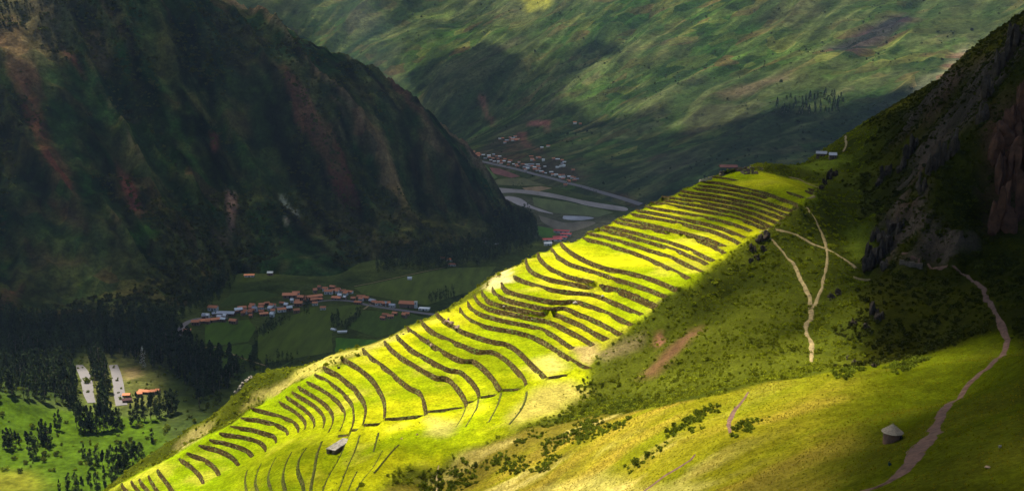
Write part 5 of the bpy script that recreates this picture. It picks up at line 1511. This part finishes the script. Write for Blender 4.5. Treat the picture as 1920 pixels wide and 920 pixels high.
# person sitting on the grass below the hut
def skin_body(name, J, Ed, Rd, mat, parent):
    me = bpy.data.meshes.new(name); me.from_pydata(J, Ed, []); o = bpy.data.objects.new(name, me); COL.objects.link(o)
    o.modifiers.new('skin', 'SKIN')
    if not len(me.skin_vertices):
        bm = bmesh.new(); bm.from_mesh(me); bm.verts.layers.skin.verify(); bm.to_mesh(me); bm.free()
    for i, r_ in enumerate(Rd): me.skin_vertices[0].data[i].radius = (r_, r_)
    me.skin_vertices[0].data[0].use_root = True
    sb = o.modifiers.new('smooth', 'SUBSURF'); sb.levels = sb.render_levels = 1
    me.materials.append(mat); o.parent = parent
    return o
M_CLOTH = plain_mat('dark_teal_cloth', (.012, .045, .055), .9, .2, 3, .2)
M_SKIN = plain_mat('skin', (.30, .16, .10), .7, .1, 3, 0)
M_HAIR = plain_mat('dark_hair', (.02, .015, .012), .7, .1, 3, 0)
pp = hpx(1667, 873); pe = empty('person', pp, 2.3)
J = [(0,0,.16),(0,-.02,.38),(0,-.04,.58),(0,-.03,.68),(.09,-.0,.14),(.14,-.34,.42),(.13,-.52,.08),(.13,-.66,.06),(-.09,0,.14),(-.14,-.34,.40),(-.13,-.54,.08),(-.13,-.68,.06),(.17,-.04,.56),(.22,-.18,.36),(.12,-.36,.44),(-.17,-.04,.56),(-.22,-.18,.36),(-.10,-.36,.44)]
Ed = [(0,1),(1,2),(2,3),(0,4),(4,5),(5,6),(6,7),(0,8),(8,9),(9,10),(10,11),(2,12),(12,13),(13,14),(2,15),(15,16),(16,17)]
Rd = [.17,.16,.17,.06,.10,.085,.06,.045,.10,.085,.06,.045,.08,.055,.04,.08,.055,.04]
body = skin_body('body', J, Ed, Rd, M_CLOTH, pe)
hd = lathe('head', [(.01,.68),(.05,.70),(.085,.76),(.098,.83),(.09,.90),(.05,.945),(.01,.955)], M_SKIN, pe, 14); hd.location = (0, -.04, 0)
hr = lathe('hair', [(.10,.80),(.108,.86),(.10,.92),(.055,.965),(.01,.975)], M_HAIR, pe, 14); hr.location = (0, -.015, 0)
tag(pe, 'person in dark teal clothing sitting on the grass below the thatched hut', 'person')
# ------------------------------------------------------------------ clouds, whose shadows lie over the valley
def cloud_mat():
    m, nt, b = new_mat('cloud')
    nt.nodes.remove(b)
    L = nt.links.new
    out = nt.nodes['Material Output']
    at = N(nt, 'ShaderNodeAttribute', attribute_name='Col')
    sp = N(nt, 'ShaderNodeSeparateColor'); L(at.outputs['Color'], sp.inputs[0])
    df = N(nt, 'ShaderNodeBsdfDiffuse'); df.inputs['Color'].default_value = (.8, .8, .8, 1)
    tl = N(nt, 'ShaderNodeBsdfTranslucent'); tl.inputs['Color'].default_value = (.55, .56, .58, 1)
    mx = N(nt, 'ShaderNodeMixShader'); mx.inputs[0].default_value = .5
    L(df.outputs[0], mx.inputs[1]); L(tl.outputs[0], mx.inputs[2])
    tr = N(nt, 'ShaderNodeBsdfTransparent')
    m2 = N(nt, 'ShaderNodeMixShader')
    L(sp.outputs[0], m2.inputs[0]); L(tr.outputs[0], m2.inputs[1]); L(mx.outputs[0], m2.inputs[2])
    L(m2.outputs[0], out.inputs['Surface'])
    return m
M_CLOUD = cloud_mat()
ZC = 2000.0
def softg(poly, x, y, w, g):
    d = segdist(poly, x, y, True)
    d = np.where(inpoly(poly, x, y), d, -d)
    return sstep(-w, w, d + g)
def cloud(name, parts, cell, rough, label, only=None, grow=0.0):
    polys = []
    for pts, op, w, *g in parts:
        q = []
        for a, b, *ps in pts:
            h = hit(a, b, only)
            k = 0
            while h is None and k < 20: k += 1; h = hit(a, b + 3 * k, only)
            if h is None: continue
            g0 = h[0] + Vector((0, ps[0] if ps else 0, 0)); p = g0 + SUN * ((ZC - g0.z) / SUN.z)
            q.append((p.x, p.y))
        polys.append((np.array(q), op, w, g[0] if g else grow))
    mn = np.min([p.min(0) for p, *_ in polys], 0) - 200; mxx = np.max([p.max(0) for p, *_ in polys], 0) + 200
    xs = np.arange(mn[0], mxx[0], cell); ys = np.arange(mn[1], mxx[1], cell)
    XX, YY = np.meshgrid(xs, ys)
    ex = rough * fbm(XX / (rough * 5), YY / (rough * 5), 601, 4); ey = rough * fbm(XX / (rough * 5), YY / (rough * 5), 611, 4)
    op = np.zeros(XX.shape)
    for p, o_, w, g in polys: op = np.maximum(op, o_ * softg(p, XX + ex, YY + ey, w, g))
    al = 1 - np.sqrt(1 - np.clip(op, 0, .995))
    al = np.where(al < .004, 0, al)
    bot = ZC - 20 * np.clip(op * 3, 0, 1) * (1 + .6 * fbm(XX / 150, YY / 150, 621, 3))
    top = ZC + 2 + np.clip(op, 0, 1) * (60 + 220 * ridged(XX / 420, YY / 420, 631, 4))
    nx, ny = len(xs), len(ys); n = nx * ny
    i = np.arange(n).reshape(ny, nx)
    Fq = np.stack([i[:-1, :-1].ravel(), i[:-1, 1:].ravel(), i[1:, 1:].ravel(), i[1:, :-1].ravel()], 1)
    keep = (al.ravel()[Fq].max(1) > 0)
    Fq = Fq[keep]
    V = np.concatenate([np.stack([XX.ravel(), YY.ravel(), top.ravel()], 1), np.stack([XX.ravel(), YY.ravel(), bot.ravel()], 1)])
    FF = np.concatenate([Fq, Fq[:, ::-1] + n])
    used = np.unique(FF); rm_ = np.full(2 * n, -1); rm_[used] = np.arange(len(used))
    a2 = np.concatenate([al.ravel(), al.ravel()])[used]
    o = fast_mesh(name, V[used], rm_[FF], M_CLOUD, np.repeat(a2[:, None], 3, 1))
    tag(o, label, 'cloud', 'clouds overhead whose shadows cross the valley')
    return o
cloud('cloud', [
 ([(440,-60),(455,0),(560,66),(700,168),(850,292),(950,402),(990,445),(960,470),(840,485),(700,515),(560,530),(440,545),(330,610),(250,640),(140,655),(60,668),(-80,680),(-80,330),(20,260),(140,140),(210,-70)], .86, 60),
 ([(1010,468),(950,494),(830,565),(660,640),(500,690),(400,740),(335,700),(300,662),(240,655),(330,600),(440,540),(700,510),(960,465)], .955, 30)], 20.0, 40, 'broad cloud overhead that shades the left mountain and the village', None, 60)
cloud('cloud', [([(700,165),(760,135),(840,100),(920,70),(965,95),(1000,128),(1060,95),(1140,75),(1165,92),(1090,132),(1050,165),(1150,220),(1240,185),(1255,215),(1270,250),(1400,214),(1500,188),(1620,168),(1720,150),(1720,205),(1600,250),(1570,330),(1320,375),(1200,402),(1080,450),(1010,468),(990,445),(850,290)], .975, 60),
 ([(380,-120),(900,-160),(1400,-160),(2100,-160),(2100,150),(1760,190),(1540,290),(1200,385),(860,300),(700,170),(560,70)], .42, 120),
 ([(640,-20),(760,-30),(900,20),(1000,40),(980,75),(860,60),(740,60)], .62, 90), ([(1480,60),(1640,20),(1930,10),(1930,60),(1700,110),(1560,110)], .52, 90)], 30.0, 90, 'ragged cloud overhead that shades the foot of the far mountain', ('far', 'valley', 'left'))
cloud('cloud', [
 ([(1490,305,40),(1548,290,90),(1600,260,120),(1700,224,120),(1790,142,120),(1930,64,120),(2150,100),(2150,640),(1930,640),(1872,612),(1780,650),(1680,650),(1650,590),(1640,530),(1638,480),(1610,425),(1560,410),(1530,360)], .985, 11, 9),
 ([(2150,600),(1930,630),(1880,640),(1835,700),(1745,772),(1650,785),(1600,850),(1585,935),(1570,1050),(2150,1050)], .975, 9),
 ([(1290,935),(1330,850),(1450,800),(1600,740),(1740,700),(1860,640),(2150,640),(2150,1050),(1270,1050)], .62, 18),
 ([(1280,350),(1330,318),(1420,312),(1545,288),(1572,350),(1560,410),(1430,430),(1350,402),(1290,388)], .93, 22, 8),
 ([(1415,480),(1470,425),(1560,410),(1570,470),(1535,520),(1450,560),(1380,600),(1310,650),(1280,645),(1340,560)], .90, 9),
 ([(1120,690),(1210,640),(1330,600),(1330,680),(1230,700)], .35, 8),
 ([(440,855),(540,815),(640,805),(770,835),(760,880),(690,935),(680,1000),(420,1000)], .55, 8),
], 6.0, 10, 'low ragged cloud overhead that shades the crag and the near slope', ('hill',))

# ------------------------------------------------------------------ haze filling the valley
hz0, hz1 = -60.0, float(max(FZZ.max(), LZZ.max(), CAMZ)) + 40
hz1 = min(hz1, ZC - 60)
def box_mesh(name, a, b, mat):
    (x0, y0, z0), (x1, y1, z1) = a, b
    V = [(x0,y0,z0),(x1,y0,z0),(x1,y1,z0),(x0,y1,z0),(x0,y0,z1),(x1,y0,z1),(x1,y1,z1),(x0,y1,z1)]
    return mesh_obj(name, V, [(0,3,2,1),(4,5,6,7),(0,1,5,4),(1,2,6,5),(2,3,7,6),(3,0,4,7)], mat)
mh = bpy.data.materials.new('haze'); mh.use_nodes = True
nt = mh.node_tree
nt.nodes.remove(nt.nodes['Principled BSDF'])
pv = N(nt, 'ShaderNodeVolumePrincipled')
pv.inputs['Color'].default_value = (.42, .62, 1.0, 1)
pv.inputs['Density'].default_value = HAZE_D
pv.inputs['Anisotropy'].default_value = .2
nt.links.new(pv.outputs[0], nt.nodes['Material Output'].inputs['Volume'])
hz = box_mesh('haze', (-9500, -3500, hz0), (9500, 14500, hz1), mh)
tag(hz, kind='stuff')
